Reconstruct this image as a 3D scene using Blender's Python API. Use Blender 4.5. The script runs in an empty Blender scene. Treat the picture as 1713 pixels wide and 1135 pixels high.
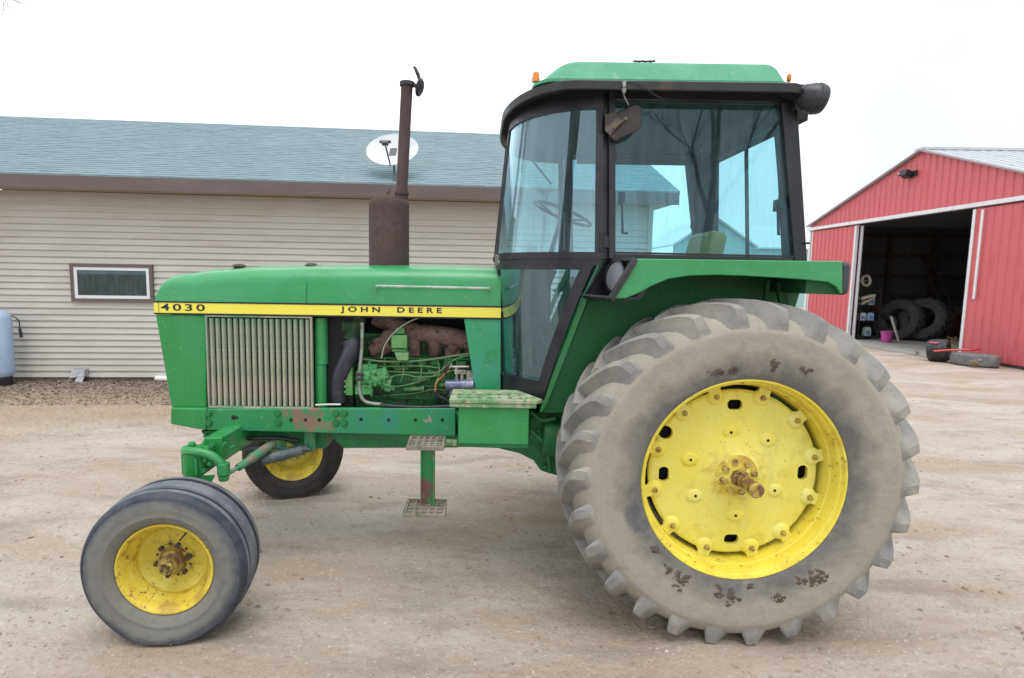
import bpy, bmesh, math, random
import numpy as np
from mathutils import Vector, Matrix, noise
R_ = math.radians
PI = math.pi
random.seed(7)
sc = bpy.context.scene
COL = sc.collection

# ------------------------------------------------------------------ camera
F = 958.0; PX0 = 800.0; PY0 = 567.5; IW, IH = 1713.0, 1135.0
CAMH = 1.82; PITCH = math.atan(102.0/958.0); ROLL = 0.015
cam_d = bpy.data.cameras.new('camera'); cam = bpy.data.objects.new('camera', cam_d); COL.objects.link(cam)
cam_d.sensor_fit = 'HORIZONTAL'; cam_d.sensor_width = 36.0; cam_d.lens = 36.0*F/IW
cam_d.shift_x = (IW/2-PX0)/IW; cam_d.clip_start = 0.05; cam_d.clip_end = 2000
_f = Vector((0, math.cos(PITCH), -math.sin(PITCH)))
_u0 = Vector((0, math.sin(PITCH), math.cos(PITCH))); _r0 = Vector((1, 0, 0))
_r = _r0*math.cos(ROLL)+_u0*math.sin(ROLL); _u = _u0*math.cos(ROLL)-_r0*math.sin(ROLL)
cam.matrix_world = Matrix(((_r.x, _u.x, -_f.x, 0), (_r.y, _u.y, -_f.y, 0), (_r.z, _u.z, -_f.z, CAMH), (0, 0, 0, 1)))
sc.camera = cam
cam_d.dof.use_dof = True; cam_d.dof.focus_distance = 3.4; cam_d.dof.aperture_fstop = 4.5
def U(px, py, Y):
    d = _f + _r*((px-PX0)/F) + _u*((PY0-py)/F)
    t = Y/d.y
    return Vector((d.x*t, Y, CAMH+d.z*t))
def P(px, py, Y):
    v = U(px, py, Y); return (v.x, v.z)
# ------------------------------------------------------------------ world, sun, exposure
w = bpy.data.worlds.new('World'); sc.world = w; w.use_nodes = True
nt = w.node_tree; bg = nt.nodes['Background']
sky = nt.nodes.new('ShaderNodeTexSky'); sky.sky_type = 'NISHITA'; sky.sun_disc = False
SUN_EL, SUN_AZ = R_(72), R_(165)      # azimuth from +Y clockwise
sky.sun_elevation = SUN_EL; sky.sun_rotation = SUN_AZ; sky.air_density = 1.0; sky.dust_density = 3.0
tc = nt.nodes.new('ShaderNodeTexCoord'); nz = nt.nodes.new('ShaderNodeTexNoise'); nz.inputs['Scale'].default_value = 1.6; nz.inputs['Detail'].default_value = 5
nt.links.new(tc.outputs['Generated'], nz.inputs['Vector'])
rp = nt.nodes.new('ShaderNodeValToRGB'); rp.color_ramp.elements[0].position = .35; rp.color_ramp.elements[1].position = .62
rp.color_ramp.elements[0].color = (9.1, 9.8, 10.4, 1); rp.color_ramp.elements[1].color = (11.4, 11.6, 11.9, 1)
nt.links.new(nz.outputs['Fac'], rp.inputs['Fac'])
mx = nt.nodes.new('ShaderNodeMix'); mx.data_type = 'RGBA'; mx.inputs[0].default_value = 0.93     # thick even cloud in front of the clear sky
sx_ = nt.nodes.new('ShaderNodeSeparateXYZ'); nt.links.new(tc.outputs['Generated'], sx_.inputs[0])
sm = nt.nodes.new('ShaderNodeMapRange'); sm.inputs[1].default_value = .12; sm.inputs[2].default_value = .55; nt.links.new(sx_.outputs[0], sm.inputs[0])
rp2 = nt.nodes.new('ShaderNodeValToRGB'); rp2.color_ramp.elements[0].position = .40; rp2.color_ramp.elements[1].position = .62
rp2.color_ramp.elements[0].color = (6.1, 6.8, 7.1, 1); rp2.color_ramp.elements[1].color = (7.2, 7.8, 8.1, 1); nt.links.new(nz.outputs['Fac'], rp2.inputs['Fac'])
mk = nt.nodes.new('ShaderNodeMix'); mk.data_type = 'RGBA'; nt.links.new(sm.outputs[0], mk.inputs[0]); nt.links.new(rp.outputs[0], mk.inputs[6]); nt.links.new(rp2.outputs[0], mk.inputs[7])
nt.links.new(sky.outputs[0], mx.inputs[6]); nt.links.new(mk.outputs[2], mx.inputs[7]); nt.links.new(mx.outputs[2], bg.inputs['Color'])
bg.inputs['Strength'].default_value = 0.118
sl = bpy.data.lights.new('sun', 'SUN'); so = bpy.data.objects.new('sun', sl); COL.objects.link(so)
sl.energy = 1.5; sl.angle = R_(38); sl.color = (1, .97, .93)
sd = Vector((math.sin(SUN_AZ)*math.cos(SUN_EL), math.cos(SUN_AZ)*math.cos(SUN_EL), math.sin(SUN_EL)))
so.rotation_euler = (-sd).to_track_quat('-Z', 'Y').to_euler()
vs = sc.view_settings; vs.view_transform = 'Standard'; vs.look = 'None'; vs.exposure = 0.40; vs.gamma = 1.0; vs.use_curve_mapping = False
sc.cycles.max_bounces = 10; sc.cycles.transparent_max_bounces = 24; sc.cycles.glossy_bounces = 4

# ------------------------------------------------------------------ materials
MATS = {}
def mat(name, base, rough=.6, metal=0., layers=(), bump=None, coat=0., stretch=None, spec=.5, rvar=0.):
    """layers: (scale, lo, hi, colour, [stretch], [detail]) noise patches laid over the base; bump: (scale, distance)"""
    if name in MATS: return MATS[name]
    m = bpy.data.materials.new(name); m.use_nodes = True; n = m.node_tree; L = n.links
    b = n.nodes['Principled BSDF']; b.inputs['Roughness'].default_value = rough; b.inputs['Metallic'].default_value = metal
    b.inputs['Coat Weight'].default_value = coat; b.inputs['Coat Roughness'].default_value = .25; b.inputs['Specular IOR Level'].default_value = spec
    t = n.nodes.new('ShaderNodeTexCoord'); out = None
    rgb = n.nodes.new('ShaderNodeRGB'); rgb.outputs[0].default_value = (*base, 1); out = rgb.outputs[0]
    for i, l in enumerate(layers):
        s, lo, hi, c = l[:4]; st = l[4] if len(l) > 4 and l[4] else None; det = l[5] if len(l) > 5 else 6
        src = t.outputs['Object']
        mp = n.nodes.new('ShaderNodeMapping'); mp.inputs['Location'].default_value = (i*3.7, i*1.3, i*2.1)
        if st: mp.inputs['Scale'].default_value = st
        L.new(src, mp.inputs['Vector'])
        z = n.nodes.new('ShaderNodeTexNoise'); z.inputs['Scale'].default_value = s; z.inputs['Detail'].default_value = det; z.inputs['Roughness'].default_value = .62
        L.new(mp.outputs[0], z.inputs['Vector'])
        mr = n.nodes.new('ShaderNodeMapRange'); mr.inputs[1].default_value = lo; mr.inputs[2].default_value = hi
        mr.inputs[4].default_value = l[6] if len(l) > 6 else 1.0
        if len(l) > 7:      # patch limited to a ball (centre, radius) on the object
            vm = n.nodes.new('ShaderNodeVectorMath'); vm.operation = 'DISTANCE'; L.new(t.outputs['Object'], vm.inputs[0]); vm.inputs[1].default_value = l[7][0]
            ma = n.nodes.new('ShaderNodeMath'); ma.operation = 'MULTIPLY_ADD'; L.new(vm.outputs['Value'], ma.inputs[0]); ma.inputs[1].default_value = -.22/l[7][1]; ma.inputs[2].default_value = .16
            mb = n.nodes.new('ShaderNodeMath'); mb.operation = 'ADD'; L.new(ma.outputs[0], mb.inputs[0]); L.new(z.outputs['Fac'], mb.inputs[1]); L.new(mb.outputs[0], mr.inputs[0])
        else: L.new(z.outputs['Fac'], mr.inputs[0])
        k = n.nodes.new('ShaderNodeMix'); k.data_type = 'RGBA'; L.new(mr.outputs[0], k.inputs[0]); L.new(out, k.inputs[6]); k.inputs[7].default_value = (*c, 1); out = k.outputs[2]
    L.new(out, b.inputs['Base Color'])
    m['_'] = 0
    if rvar:
        z = n.nodes.new('ShaderNodeTexNoise'); z.inputs['Scale'].default_value = 9; z.inputs['Detail'].default_value = 6; L.new(t.outputs['Object'], z.inputs['Vector'])
        mr = n.nodes.new('ShaderNodeMapRange'); mr.inputs[1].default_value = .3; mr.inputs[2].default_value = .7; mr.inputs[3].default_value = rough-rvar; mr.inputs[4].default_value = rough+rvar
        L.new(z.outputs['Fac'], mr.inputs[0]); L.new(mr.outputs[0], b.inputs['Roughness'])
    if bump:
        z = n.nodes.new('ShaderNodeTexNoise'); z.inputs['Scale'].default_value = bump[0]; z.inputs['Detail'].default_value = 8; z.inputs['Roughness'].default_value = .65
        if stretch:
            mp = n.nodes.new('ShaderNodeMapping'); mp.inputs['Scale'].default_value = stretch; L.new(t.outputs['Object'], mp.inputs['Vector']); L.new(mp.outputs[0], z.inputs['Vector'])
        else: L.new(t.outputs['Object'], z.inputs['Vector'])
        bp = n.nodes.new('ShaderNodeBump'); bp.inputs['Distance'].default_value = bump[1]; bp.inputs['Strength'].default_value = 1.0
        L.new(z.outputs['Fac'], bp.inputs['Height']); L.new(bp.outputs[0], b.inputs['Normal'])
    MATS[name] = m; return m
GREEN = (.016, .245, .050)
M_green = mat('green_paint', GREEN, .42, layers=[(2.2, .45, .75, (.03, .28, .09)), (3.1, .55, .72, (.014, .20, .038)), (60, .64, .70, (.2, .3, .18)), (7, .66, .74, (.12, .10, .06)), (22, .64, .72, (.03, .12, .04)), (5, .5, .8, (.07, .27, .13), (1, 1, .3))], coat=.2, rvar=.1, bump=(3, .004))
M_green_hood = mat('green_paint_hood', (.026, .275, .085), .36, layers=[(2.2, .4, .75, (.04, .30, .105), (1, 1, 3)), (3.1, .5, .75, (.018, .235, .06)), (9, .58, .8, (.06, .31, .14)), (70, .66, .73, (.25, .36, .24)), (26, .66, .72, (.03, .13, .05))], coat=.22, rvar=.08, bump=(2.2, .009))
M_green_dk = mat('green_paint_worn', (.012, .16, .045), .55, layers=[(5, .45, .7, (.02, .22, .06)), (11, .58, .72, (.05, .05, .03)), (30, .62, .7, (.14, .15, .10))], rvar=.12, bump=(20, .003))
M_green_pale = mat('green_step_paint', (.13, .28, .12), .7, layers=[(9, .42, .6, (.42, .40, .28)), (25, .5, .62, (.08, .24, .08)), (14, .62, .7, (.2, .12, .07))], bump=(40, .002))
M_rail = mat('green_rail_paint', (.02, .24, .075), .5, layers=[(2.2, .5, .72, (.02, .26, .14)), (16, .47, .60, (.27, .12, .115), (1, 1, 1), 8, .8, ((-.14, 0, 0), .16)), (5, .42, .75, (.02, .18, .24), (1, 1, .4), 6, .6, ((.17, 0, 0), .12)), (5, .42, .75, (.02, .18, .24), (1, 1, .4), 6, .6, ((.36, 0, 0), .12)), (14, .64, .70, (.3, .28, .26)), (40, .62, .68, (.05, .1, .05))], coat=.15, rvar=.1, bump=(8, .003))
M_yel = mat('yellow_paint', (.77, .64, .07), .5, layers=[(3, .42, .7, (.78, .74, .24)), (6, .58, .76, (.66, .52, .06)), (18, .68, .74, (.30, .13, .03)), (60, .66, .7, (.5, .4, .15))], coat=.1, rvar=.1, bump=(10, .002))
M_yel_rust = mat('yellow_rim_rusted', (.70, .53, .05), .5, layers=[(5, .45, .7, (.76, .63, .11)), (14, .56, .68, (.42, .22, .04)), (45, .58, .68, (.20, .09, .04)), (4, .6, .75, (.42, .26, .06))], rvar=.1, bump=(18, .004))
M_yel_strip = mat('yellow_decal', (.86, .75, .09), .4, layers=[(4, .5, .8, (.85, .78, .12)), (50, .68, .72, (.5, .45, .2))])
M_ink = mat('decal_ink', (.02, .02, .025), .6, layers=[(60, .66, .7, (.4, .36, .1))])
M_black = mat('black_frame_paint', (.014, .013, .02), .38, layers=[(4, .5, .8, (.03, .028, .036)), (20, .62, .74, (.06, .055, .055))], rvar=.12, bump=(14, .002))
M_visor = mat('visor_rubber', (.025, .026, .030), .45, layers=[(5, .5, .75, (.055, .05, .05)), (2.5, .6, .72, (.10, .06, .045))], rvar=.1, bump=(12, .003))
M_liner = mat('headliner', (.018, .02, .023), .9, layers=[(6, .4, .7, (.03, .032, .034))])
M_rubber = mat('rubber_hose', (.018, .018, .024), .42, layers=[(7, .5, .75, (.05, .05, .06))])
M_rust = mat('rusted_steel', (.068, .043, .042), .85, layers=[(5, .4, .7, (.090, .058, .055)), (30, .5, .7, (.06, .032, .03)), (2.2, .6, .75, (.14, .09, .085))], bump=(60, .002))
M_manifold = mat('manifold_rust', (.14, .085, .075), .85, layers=[(9, .45, .65, (.20, .13, .115)), (30, .55, .65, (.05, .032, .03))], bump=(45, .004))
M_steel = mat('bare_steel', (.42, .41, .40), .38, .8, layers=[(20, .5, .65, (.2, .16, .12))], rvar=.1)
M_dirtysteel = mat('greasy_steel', (.12, .11, .09), .5, .4, layers=[(15, .5, .65, (.28, .2, .1)), (40, .55, .65, (.04, .035, .03))], bump=(40, .003))
M_dark = mat('dark_cavity', (.012, .012, .013), .8, layers=[(8, .5, .7, (.03, .03, .03))])
M_slat = mat('grille_slat_dusty', (.22, .31, .22), .7, layers=[(3.2, .40, .58, (.42, .36, .28), (1, 1, .35)), (5, .54, .66, (.12, .27, .17), (1, 1, .5)), (60, .6, .7, (.55, .5, .42))], bump=(50, .002))
M_grate = mat('worn_step_metal', (.21, .19, .16), .6, .2, layers=[(12, .45, .6, (.28, .24, .20)), (20, .58, .66, (.07, .17, .08)), (35, .6, .7, (.1, .06, .04))], bump=(50, .002))
M_amber = mat('amber_lens', (.75, .22, .01), .2, coat=.6)
M_lens = mat('lamp_lens', (.62, .64, .66), .12, .2, coat=.8, bump=(120, .002))
M_mud = mat('dried_mud', (.13, .10, .078), .95, layers=[(30, .45, .65, (.07, .052, .042))], bump=(80, .008))
M_seat = mat('yellow_seat_vinyl', (.55, .46, .06), .5, layers=[(8, .5, .7, (.4, .33, .06))])
M_starter = mat('starter_grey', (.12, .13, .2), .35, .3, layers=[(12, .5, .65, (.3, .3, .36))])
M_floor_int = mat('cab_floor', (.06, .055, .05), .9)

def tyre_mat(name, dust, dark, scale, radial=None, cover=(.35, .6), blot=None):
    """rubber under dust; radial = (r0, r1, inner colour, inner colour 2): ring of another colour round the rim"""
    m = mat(name, dark, .85, layers=[(scale, cover[0], cover[1], dust)], bump=(35, .004), spec=.3)
    n = m.node_tree; L = n.links; b = n.nodes['Principled BSDF']; prev = b.inputs['Base Color'].links[0].from_socket
    t = n.nodes.new('ShaderNodeTexCoord')
    def nz(sc_, det=6, loc=(0, 0, 0)):
        mp = n.nodes.new('ShaderNodeMapping'); mp.inputs['Location'].default_value = loc; L.new(t.outputs['Object'], mp.inputs[0])
        z = n.nodes.new('ShaderNodeTexNoise'); z.inputs['Scale'].default_value = sc_; z.inputs['Detail'].default_value = det; z.inputs['Roughness'].default_value = .65; L.new(mp.outputs[0], z.inputs['Vector']); return z.outputs['Fac']
    def ramp(sock, a, c, lo=0, hi=1):
        r_ = n.nodes.new('ShaderNodeMapRange'); L.new(sock, r_.inputs[0])
        for i, v in zip((1, 2, 3, 4), (a, c, lo, hi)): r_.inputs[i].default_value = v
        return r_.outputs[0]
    def mixc(f, a, c):
        k = n.nodes.new('ShaderNodeMix'); k.data_type = 'RGBA'; L.new(f, k.inputs[0]); L.new(a, k.inputs[6]); k.inputs[7].default_value = (*c, 1); return k.outputs[2]
    if radial:
        r0, r1, cin = radial
        sp = n.nodes.new('ShaderNodeSeparateXYZ'); L.new(t.outputs['Object'], sp.inputs[0]); cb = n.nodes.new('ShaderNodeCombineXYZ'); L.new(sp.outputs[0], cb.inputs[0]); L.new(sp.outputs[2], cb.inputs[2])
        ln = n.nodes.new('ShaderNodeVectorMath'); ln.operation = 'LENGTH'; L.new(cb.outputs[0], ln.inputs[0])
        ad = n.nodes.new('ShaderNodeMath'); ad.operation = 'MULTIPLY_ADD'; L.new(nz(6.5, 12, (1, 2, 3)), ad.inputs[0]); ad.inputs[1].default_value = -(r1-r0)*2.2; L.new(ln.outputs['Value'], ad.inputs[2])
        prev = mixc(ramp(ad.outputs[0], r0-(r1-r0)*1.1, r1-(r1-r0)*1.1, 1, 0), prev, cin)
    if blot:
        vm = n.nodes.new('ShaderNodeVectorMath'); vm.operation = 'DISTANCE'; L.new(t.outputs['Object'], vm.inputs[0]); vm.inputs[1].default_value = blot[0]
        ad = n.nodes.new('ShaderNodeMath'); ad.operation = 'MULTIPLY_ADD'; L.new(nz(9, 6, (3, 3, 3)), ad.inputs[0]); ad.inputs[1].default_value = .12; L.new(vm.outputs['Value'], ad.inputs[2])
        prev = mixc(ramp(ad.outputs[0], blot[1]+.03, blot[1]+.06, .8, 0), prev, blot[2])
    prev = mixc(ramp(nz(11, 9, (4, 0, 1)), .52, .72, 0, .55), prev, tuple(x*.62 for x in dust))
    prev = mixc(ramp(nz(30, 8, (9, 2, 1)), .5, .8, 0, .5), prev, tuple(x*.7 for x in dust))
    L.new(prev, b.inputs['Base Color']); return m
M_tyre_r = tyre_mat('dusty_rear_tyre', (.35, .32, .27), (.30, .272, .228), 2.6, (.525, .655, (.135, .13, .125)), blot=((-.50, -.2, -.17), .10, (.10, .10, .11)))
M_lug = tyre_mat('dusty_tyre_lug', (.32, .30, .27), (.20, .20, .205), 5)
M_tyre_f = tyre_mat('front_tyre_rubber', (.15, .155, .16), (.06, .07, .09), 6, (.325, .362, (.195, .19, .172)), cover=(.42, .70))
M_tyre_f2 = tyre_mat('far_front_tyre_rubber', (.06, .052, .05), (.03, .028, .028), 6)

def glass_mat(name, tint, refl=1.0, dirt=.05):
    m = bpy.data.materials.new(name); m.use_nodes = True; n = m.node_tree; L = n.links; n.nodes.remove(n.nodes['Principled BSDF'])
    o = n.nodes['Material Output']; tr = n.nodes.new('ShaderNodeBsdfTransparent'); tr.inputs[0].default_value = (*tint, 1)
    gl = n.nodes.new('ShaderNodeBsdfGlossy'); gl.inputs['Roughness'].default_value = .015; gl.inputs['Color'].default_value = (.72, .93, 1, 1)
    fr = n.nodes.new('ShaderNodeFresnel'); gm = n.nodes.new('ShaderNodeNewGeometry'); io = n.nodes.new('ShaderNodeMapRange'); io.inputs[3].default_value = 1.52; io.inputs[4].default_value = 1/1.52; L.new(gm.outputs['Backfacing'], io.inputs[0]); L.new(io.outputs[0], fr.inputs['IOR'])
    ml = n.nodes.new('ShaderNodeMath'); ml.operation = 'MULTIPLY'; ml.inputs[1].default_value = refl; ml.use_clamp = True; L.new(fr.outputs[0], ml.inputs[0])
    a = n.nodes.new('ShaderNodeMixShader'); L.new(ml.outputs[0], a.inputs[0]); L.new(tr.outputs[0], a.inputs[1]); L.new(gl.outputs[0], a.inputs[2])
    df = n.nodes.new('ShaderNodeBsdfDiffuse'); df.inputs['Color'].default_value = (.48, .57, .60, 1)
    t = n.nodes.new('ShaderNodeTexCoord'); mp = n.nodes.new('ShaderNodeMapping'); mp.inputs['Scale'].default_value = (9, 9, 1.2); L.new(t.outputs['Object'], mp.inputs[0])
    z = n.nodes.new('ShaderNodeTexNoise'); z.inputs['Scale'].default_value = 2.5; z.inputs['Detail'].default_value = 7; L.new(mp.outputs[0], z.inputs['Vector'])
    mr = n.nodes.new('ShaderNodeMapRange'); mr.inputs[1].default_value = .4; mr.inputs[2].default_value = .75; mr.inputs[3].default_value = dirt*.3; mr.inputs[4].default_value = dirt*2.5; L.new(z.outputs['Fac'], mr.inputs[0])
    c = n.nodes.new('ShaderNodeMixShader'); L.new(mr.outputs[0], c.inputs[0]); L.new(a.outputs[0], c.inputs[1]); L.new(df.outputs[0], c.inputs[2]); L.new(c.outputs[0], o.inputs['Surface'])
    return m
M_glass = glass_mat('tinted_cab_glass', (.79, .94, .97), .62, .022)
M_glass_door = glass_mat('tinted_door_glass', (.82, .955, .975), 1.9, .045)
M_glass_low = glass_mat('hazy_low_door_glass', (.64, .87, .94), 2.6, .025)
M_pane = glass_mat('house_pane', (.55, .6, .62), 1.5, .03)

# ------------------------------------------------------------------ mesh builder
class G:
    def __init__(s): s.v = []; s.f = []
    def add(s, vs, fs):
        k = len(s.v); s.v += [tuple(p) for p in vs]; s.f += [tuple(i+k for i in f) for f in fs]; return s
    def box(s, x0, x1, y0, y1, z0, z1):
        return s.add([(x, y, z) for x in (x0, x1) for y in (y0, y1) for z in (z0, z1)], [(0, 1, 3, 2), (4, 6, 7, 5), (0, 4, 5, 1), (2, 3, 7, 6), (0, 2, 6, 4), (1, 5, 7, 3)])
    def obox(s, c, ax, ay, az):
        """oriented box: centre, three half-axis vectors"""
        c = Vector(c); ax, ay, az = Vector(ax), Vector(ay), Vector(az)
        return s.add([c+ax*i+ay*j+az*k for i in (-1, 1) for j in (-1, 1) for k in (-1, 1)], [(0, 1, 3, 2), (4, 6, 7, 5), (0, 4, 5, 1), (2, 3, 7, 6), (0, 2, 6, 4), (1, 5, 7, 3)])
    def bar(s, a, b, w, h, up=(0, 0, 1)):
        a, b = Vector(a), Vector(b); d = b-a; l = d.length; d.normalize(); u = Vector(up); sd_ = d.cross(u).normalized(); u = sd_.cross(d)
        return s.obox((a+b)/2, d*l/2, sd_*w/2, u*h/2)
    def prism(s, pts, y0, y1):
        n = len(pts)
        return s.add([(x, y0, z) for x, z in pts]+[(x, y1, z) for x, z in pts], [tuple(range(n)), tuple(range(2*n-1, n-1, -1))]+[(i, i+n, (i+1) % n+n, (i+1) % n) for i in range(n)])
    def poly3(s, a, b):
        """prism between two matching 3-D loops"""
        n = len(a); return s.add(list(a)+list(b), [tuple(range(n)), tuple(range(2*n-1, n-1, -1))]+[(i, i+n, (i+1) % n+n, (i+1) % n) for i in range(n)])
    def loft(s, rings, close=True, caps=True):
        n = len(rings[0]); vs = [p for r in rings for p in r]; fs = []
        for k in range(len(rings)-1):
            for i in range(n if close else n-1):
                j = (i+1) % n; fs.append((k*n+i, k*n+j, (k+1)*n+j, (k+1)*n+i))
        if caps: fs += [tuple(range(n)), tuple(range(len(vs)-1, len(vs)-n-1, -1))]
        return s.add(vs, fs)
    def tube(s, pts, r, n=10, smooth=0, caps=True):
        pts = [Vector(p) for p in pts]
        if smooth:
            for _ in range(smooth):
                q = [pts[0]]
                for a, b in zip(pts, pts[1:]): q += [a*.75+b*.25, a*.25+b*.75]
                q.append(pts[-1]); pts = q
        rs = r if isinstance(r, (list, tuple)) else [r]*len(pts)
        if len(rs) != len(pts): rs = [rs[0]+(rs[-1]-rs[0])*i/(len(pts)-1) for i in range(len(pts))]
        rings = []; u = None
        for i, p in enumerate(pts):
            d = (pts[min(i+1, len(pts)-1)]-pts[max(i-1, 0)]).normalized()
            if u is None: u = d.orthogonal().normalized()
            u = (u-d*u.dot(d)); u = u.normalized() if u.length > 1e-6 else d.orthogonal().normalized()
            v = d.cross(u); rings.append([p+(u*math.cos(2*PI*k/n)+v*math.sin(2*PI*k/n))*rs[i] for k in range(n)])
        return s.loft(rings, True, caps)
    def cyl(s, a, b, r0, r1=None, n=24):
        return s.tube([a, b], [r0, r1 if r1 is not None else r0], n)
    def lathe(s, prof, c, ax=(0, 1, 0), n=64, closed=False, caps=False):
        """prof: (radius, distance along axis)"""
        ax = Vector(ax).normalized(); c = Vector(c); u = Vector((0, 0, 1)) if abs(ax.z) < .9 else Vector((1, 0, 0)); u = (u-ax*u.dot(ax)).normalized(); v = ax.cross(u)
        rings = [[c+ax*a+(u*math.cos(2*PI*k/n)+v*math.sin(2*PI*k/n))*r for k in range(n)] for r, a in prof]
        if closed: rings.append(rings[0])
        return s.loft(rings, True, caps)
    def ball(s, c, rx, ry=None, rz=None, n=16, m=10, jit=0):
        ry = ry or rx; rz = rz or rx; c = Vector(c); rings = []
        for i in range(1, m):
            t = PI*i/m; rings.append([c+Vector((rx*math.sin(t)*math.cos(2*PI*k/n), ry*math.sin(t)*math.sin(2*PI*k/n), rz*math.cos(t)))*(1+random.uniform(-jit, jit)) for k in range(n)])
        return s.loft(rings)
    def xf(s, fn): s.v = [tuple(fn(Vector(p))) for p in s.v]; return s
WLOC = {}
def link(name, me, parent, c, kind=None):
    o = bpy.data.objects.new(name, me); COL.objects.link(o)
    pl = WLOC[parent.name] if parent else Vector((0, 0, 0))
    if parent: o.parent = parent
    o.location = c-pl; WLOC[o.name] = c
    if kind: o['kind'] = kind
    return o
def obj(name, g, m, parent=None, bevel=0, origin=None, smooth=30, kind=None, seg=2, bang=35, recalc=True, label=None):
    co = np.array(g.v, dtype=float)
    c = Vector(origin) if origin is not None else Vector(((co.max(0)+co.min(0))/2).tolist())
    me = bpy.data.meshes.new(name); me.from_pydata([tuple(p) for p in (co-np.array(c))], [], g.f); me.update()
    if recalc:
        bm = bmesh.new(); bm.from_mesh(me); bmesh.ops.remove_doubles(bm, verts=bm.verts, dist=1e-5); bmesh.ops.recalc_face_normals(bm, faces=bm.faces); bm.to_mesh(me); bm.free()
    if smooth is not None:
        for p in me.polygons: p.use_smooth = True
        me.set_sharp_from_angle(angle=R_(smooth))
    if m: me.materials.append(m)
    o = link(name, me, parent, c, kind)
    if bevel:
        b = o.modifiers.new('bevel', 'BEVEL'); b.width = bevel; b.segments = seg; b.limit_method = 'ANGLE'; b.angle_limit = R_(bang); b.harden_normals = True
    if label: o['label'] = label
    return o
def thing(name, label, cat, loc, group=None):
    o = bpy.data.objects.new(name, None); COL.objects.link(o); o.location = loc; WLOC[o.name] = Vector(loc); o.empty_display_size = .2
    o['label'] = label; o['category'] = cat
    if group: o['group'] = group
    return o
def tag(o, label, cat, group=None):
    o['label'] = label; o['category'] = cat
    if group: o['group'] = group
    return o
def boolean_cut(o, g):
    cutter = obj('cutter', g, None, smooth=None)
    md = o.modifiers.new('cut', 'BOOLEAN'); md.object = cutter; md.operation = 'DIFFERENCE'; md.solver = 'EXACT'
    bpy.context.view_layer.update()
    dg = bpy.context.evaluated_depsgraph_get(); me = bpy.data.meshes.new_from_object(o.evaluated_get(dg)); o.modifiers.clear()
    old = o.data; me.name = old.name; o.data = me
    bpy.data.objects.remove(cutter, do_unlink=True)
    for p in me.polygons: p.use_smooth = True
    me.set_sharp_from_angle(angle=R_(30))
def text_mesh(body, m, parent, origin, width, height, name='lettering', spacing=1.0, bold=.02, y=0, slope=0, depth=.0015):
    """raised block letters standing in the XZ plane facing -Y; lower left corner at origin"""
    cu = bpy.data.curves.new('t', 'FONT'); cu.body = body; cu.size = 1; cu.space_character = spacing; cu.offset = bold; cu.extrude = .01; cu.resolution_u = 4
    t = bpy.data.objects.new('t', cu); COL.objects.link(t); bpy.context.view_layer.update()
    me = bpy.data.meshes.new_from_object(t.evaluated_get(bpy.context.evaluated_depsgraph_get())); bpy.data.objects.remove(t, do_unlink=True)
    co = np.array([v.co[:] for v in me.vertices]); mn, mxx = co.min(0), co.max(0)
    g = G(); ox, oy, oz = origin
    for v in co:
        a = (v[0]-mn[0])/(mxx[0]-mn[0])*width; b = (v[1]-mn[1])/(mxx[1]-mn[1])*height; d = (v[2]-mn[2])/(mxx[2]-mn[2])
        g.v.append((ox+a, oy-d*depth, oz+b+a*slope))
    g.f = [tuple(p.vertices) for p in me.polygons]; bpy.data.meshes.remove(me)
    return obj(name, g, m, parent, smooth=None)
exec_sections = True
# ================================================================== GROUND
def fbm(x, y, s, o=4):
    return noise.fractal(Vector((x*s, y*s, 3.3)), 1.0, 2.0, o)
def grid_axis(lo, hi, step, out, growth=1.35):
    a = list(np.arange(lo, hi, step)); d = step; x = a[-1]
    right = []
    while x < out: d *= growth; x += d; right.append(x)
    left = []; d = step; x = a[0]
    while x > -out: d *= growth; x -= d; left.append(x)
    return left[::-1]+a+right
def ground_z(x, y):
    z = .016*fbm(x, y, .45)+.008*fbm(x+9, y, 2.2)+.0055*fbm(x, y+5, 6.5)
    # wheel ruts running past the tractor
    for yc, wd, dp in ((4.35, .35, .012), (6.0, .4, .012), (7.5, .3, .01)):
        q = (y-yc-.10*math.sin(x*.7)-.02*x)/wd; z -= dp*math.exp(-q*q)
    # lugged tyre prints
    for yc, wd, sg in ((3.83, .17, 1), (3.42, .16, -1), (5.35, .18, 1)):
        q = (y-yc-.03*x-.03*math.sin(x*1.3))/wd
        if abs(q) < 1: z -= (.006+.007*max(0, math.sin(2*PI*(x+sg*abs(q)*.13)/.19)))*(1-q**4)*max(0, min(1, .5+1.6*noise.noise(Vector((x*.9, y*.5, yc)))))
    return z
xs = grid_axis(-6.5, 8.5, .034, 600, 1.12); ys = grid_axis(2.2, 6.4, .032, 600, 1.045)
V = []; 
for j, y in enumerate(ys):
    for i, x in enumerate(xs):
        near = -9.5 < x < 14 and 1 < y < 14
        z = ground_z(x, y) if near else -.004
        V.append((x, y, z))
nx = len(xs)
Fc = [(j*nx+i, j*nx+i+1, (j+1)*nx+i+1, (j+1)*nx+i) for j in range(len(ys)-1) for i in range(nx-1)]
g = G(); g.v = V; g.f = Fc
M_ground = mat('packed_dirt', (.41, .35, .30), .95, layers=[
    (.55, .42, .66, (.49, .44, .39), (.6, 1.6, 1)), (1.1, .48, .66, (.36, .28, .205), (.6, 1.3, 1)), (2.4, .52, .68, (.26, .225, .20), (.55, 1.4, 1), 8, .7),
    (6, .56, .68, (.36, .28, .21), (.6, 1.3, 1), 8, .7), (28, .57, .66, (.27, .22, .18), None, 6, .75), (45, .60, .68, (.62, .56, .5), None, 5, .7), (120, .60, .70, (.24, .19, .15), None, 4, .7)],
    bump=(14, .03), spec=.2)
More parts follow.
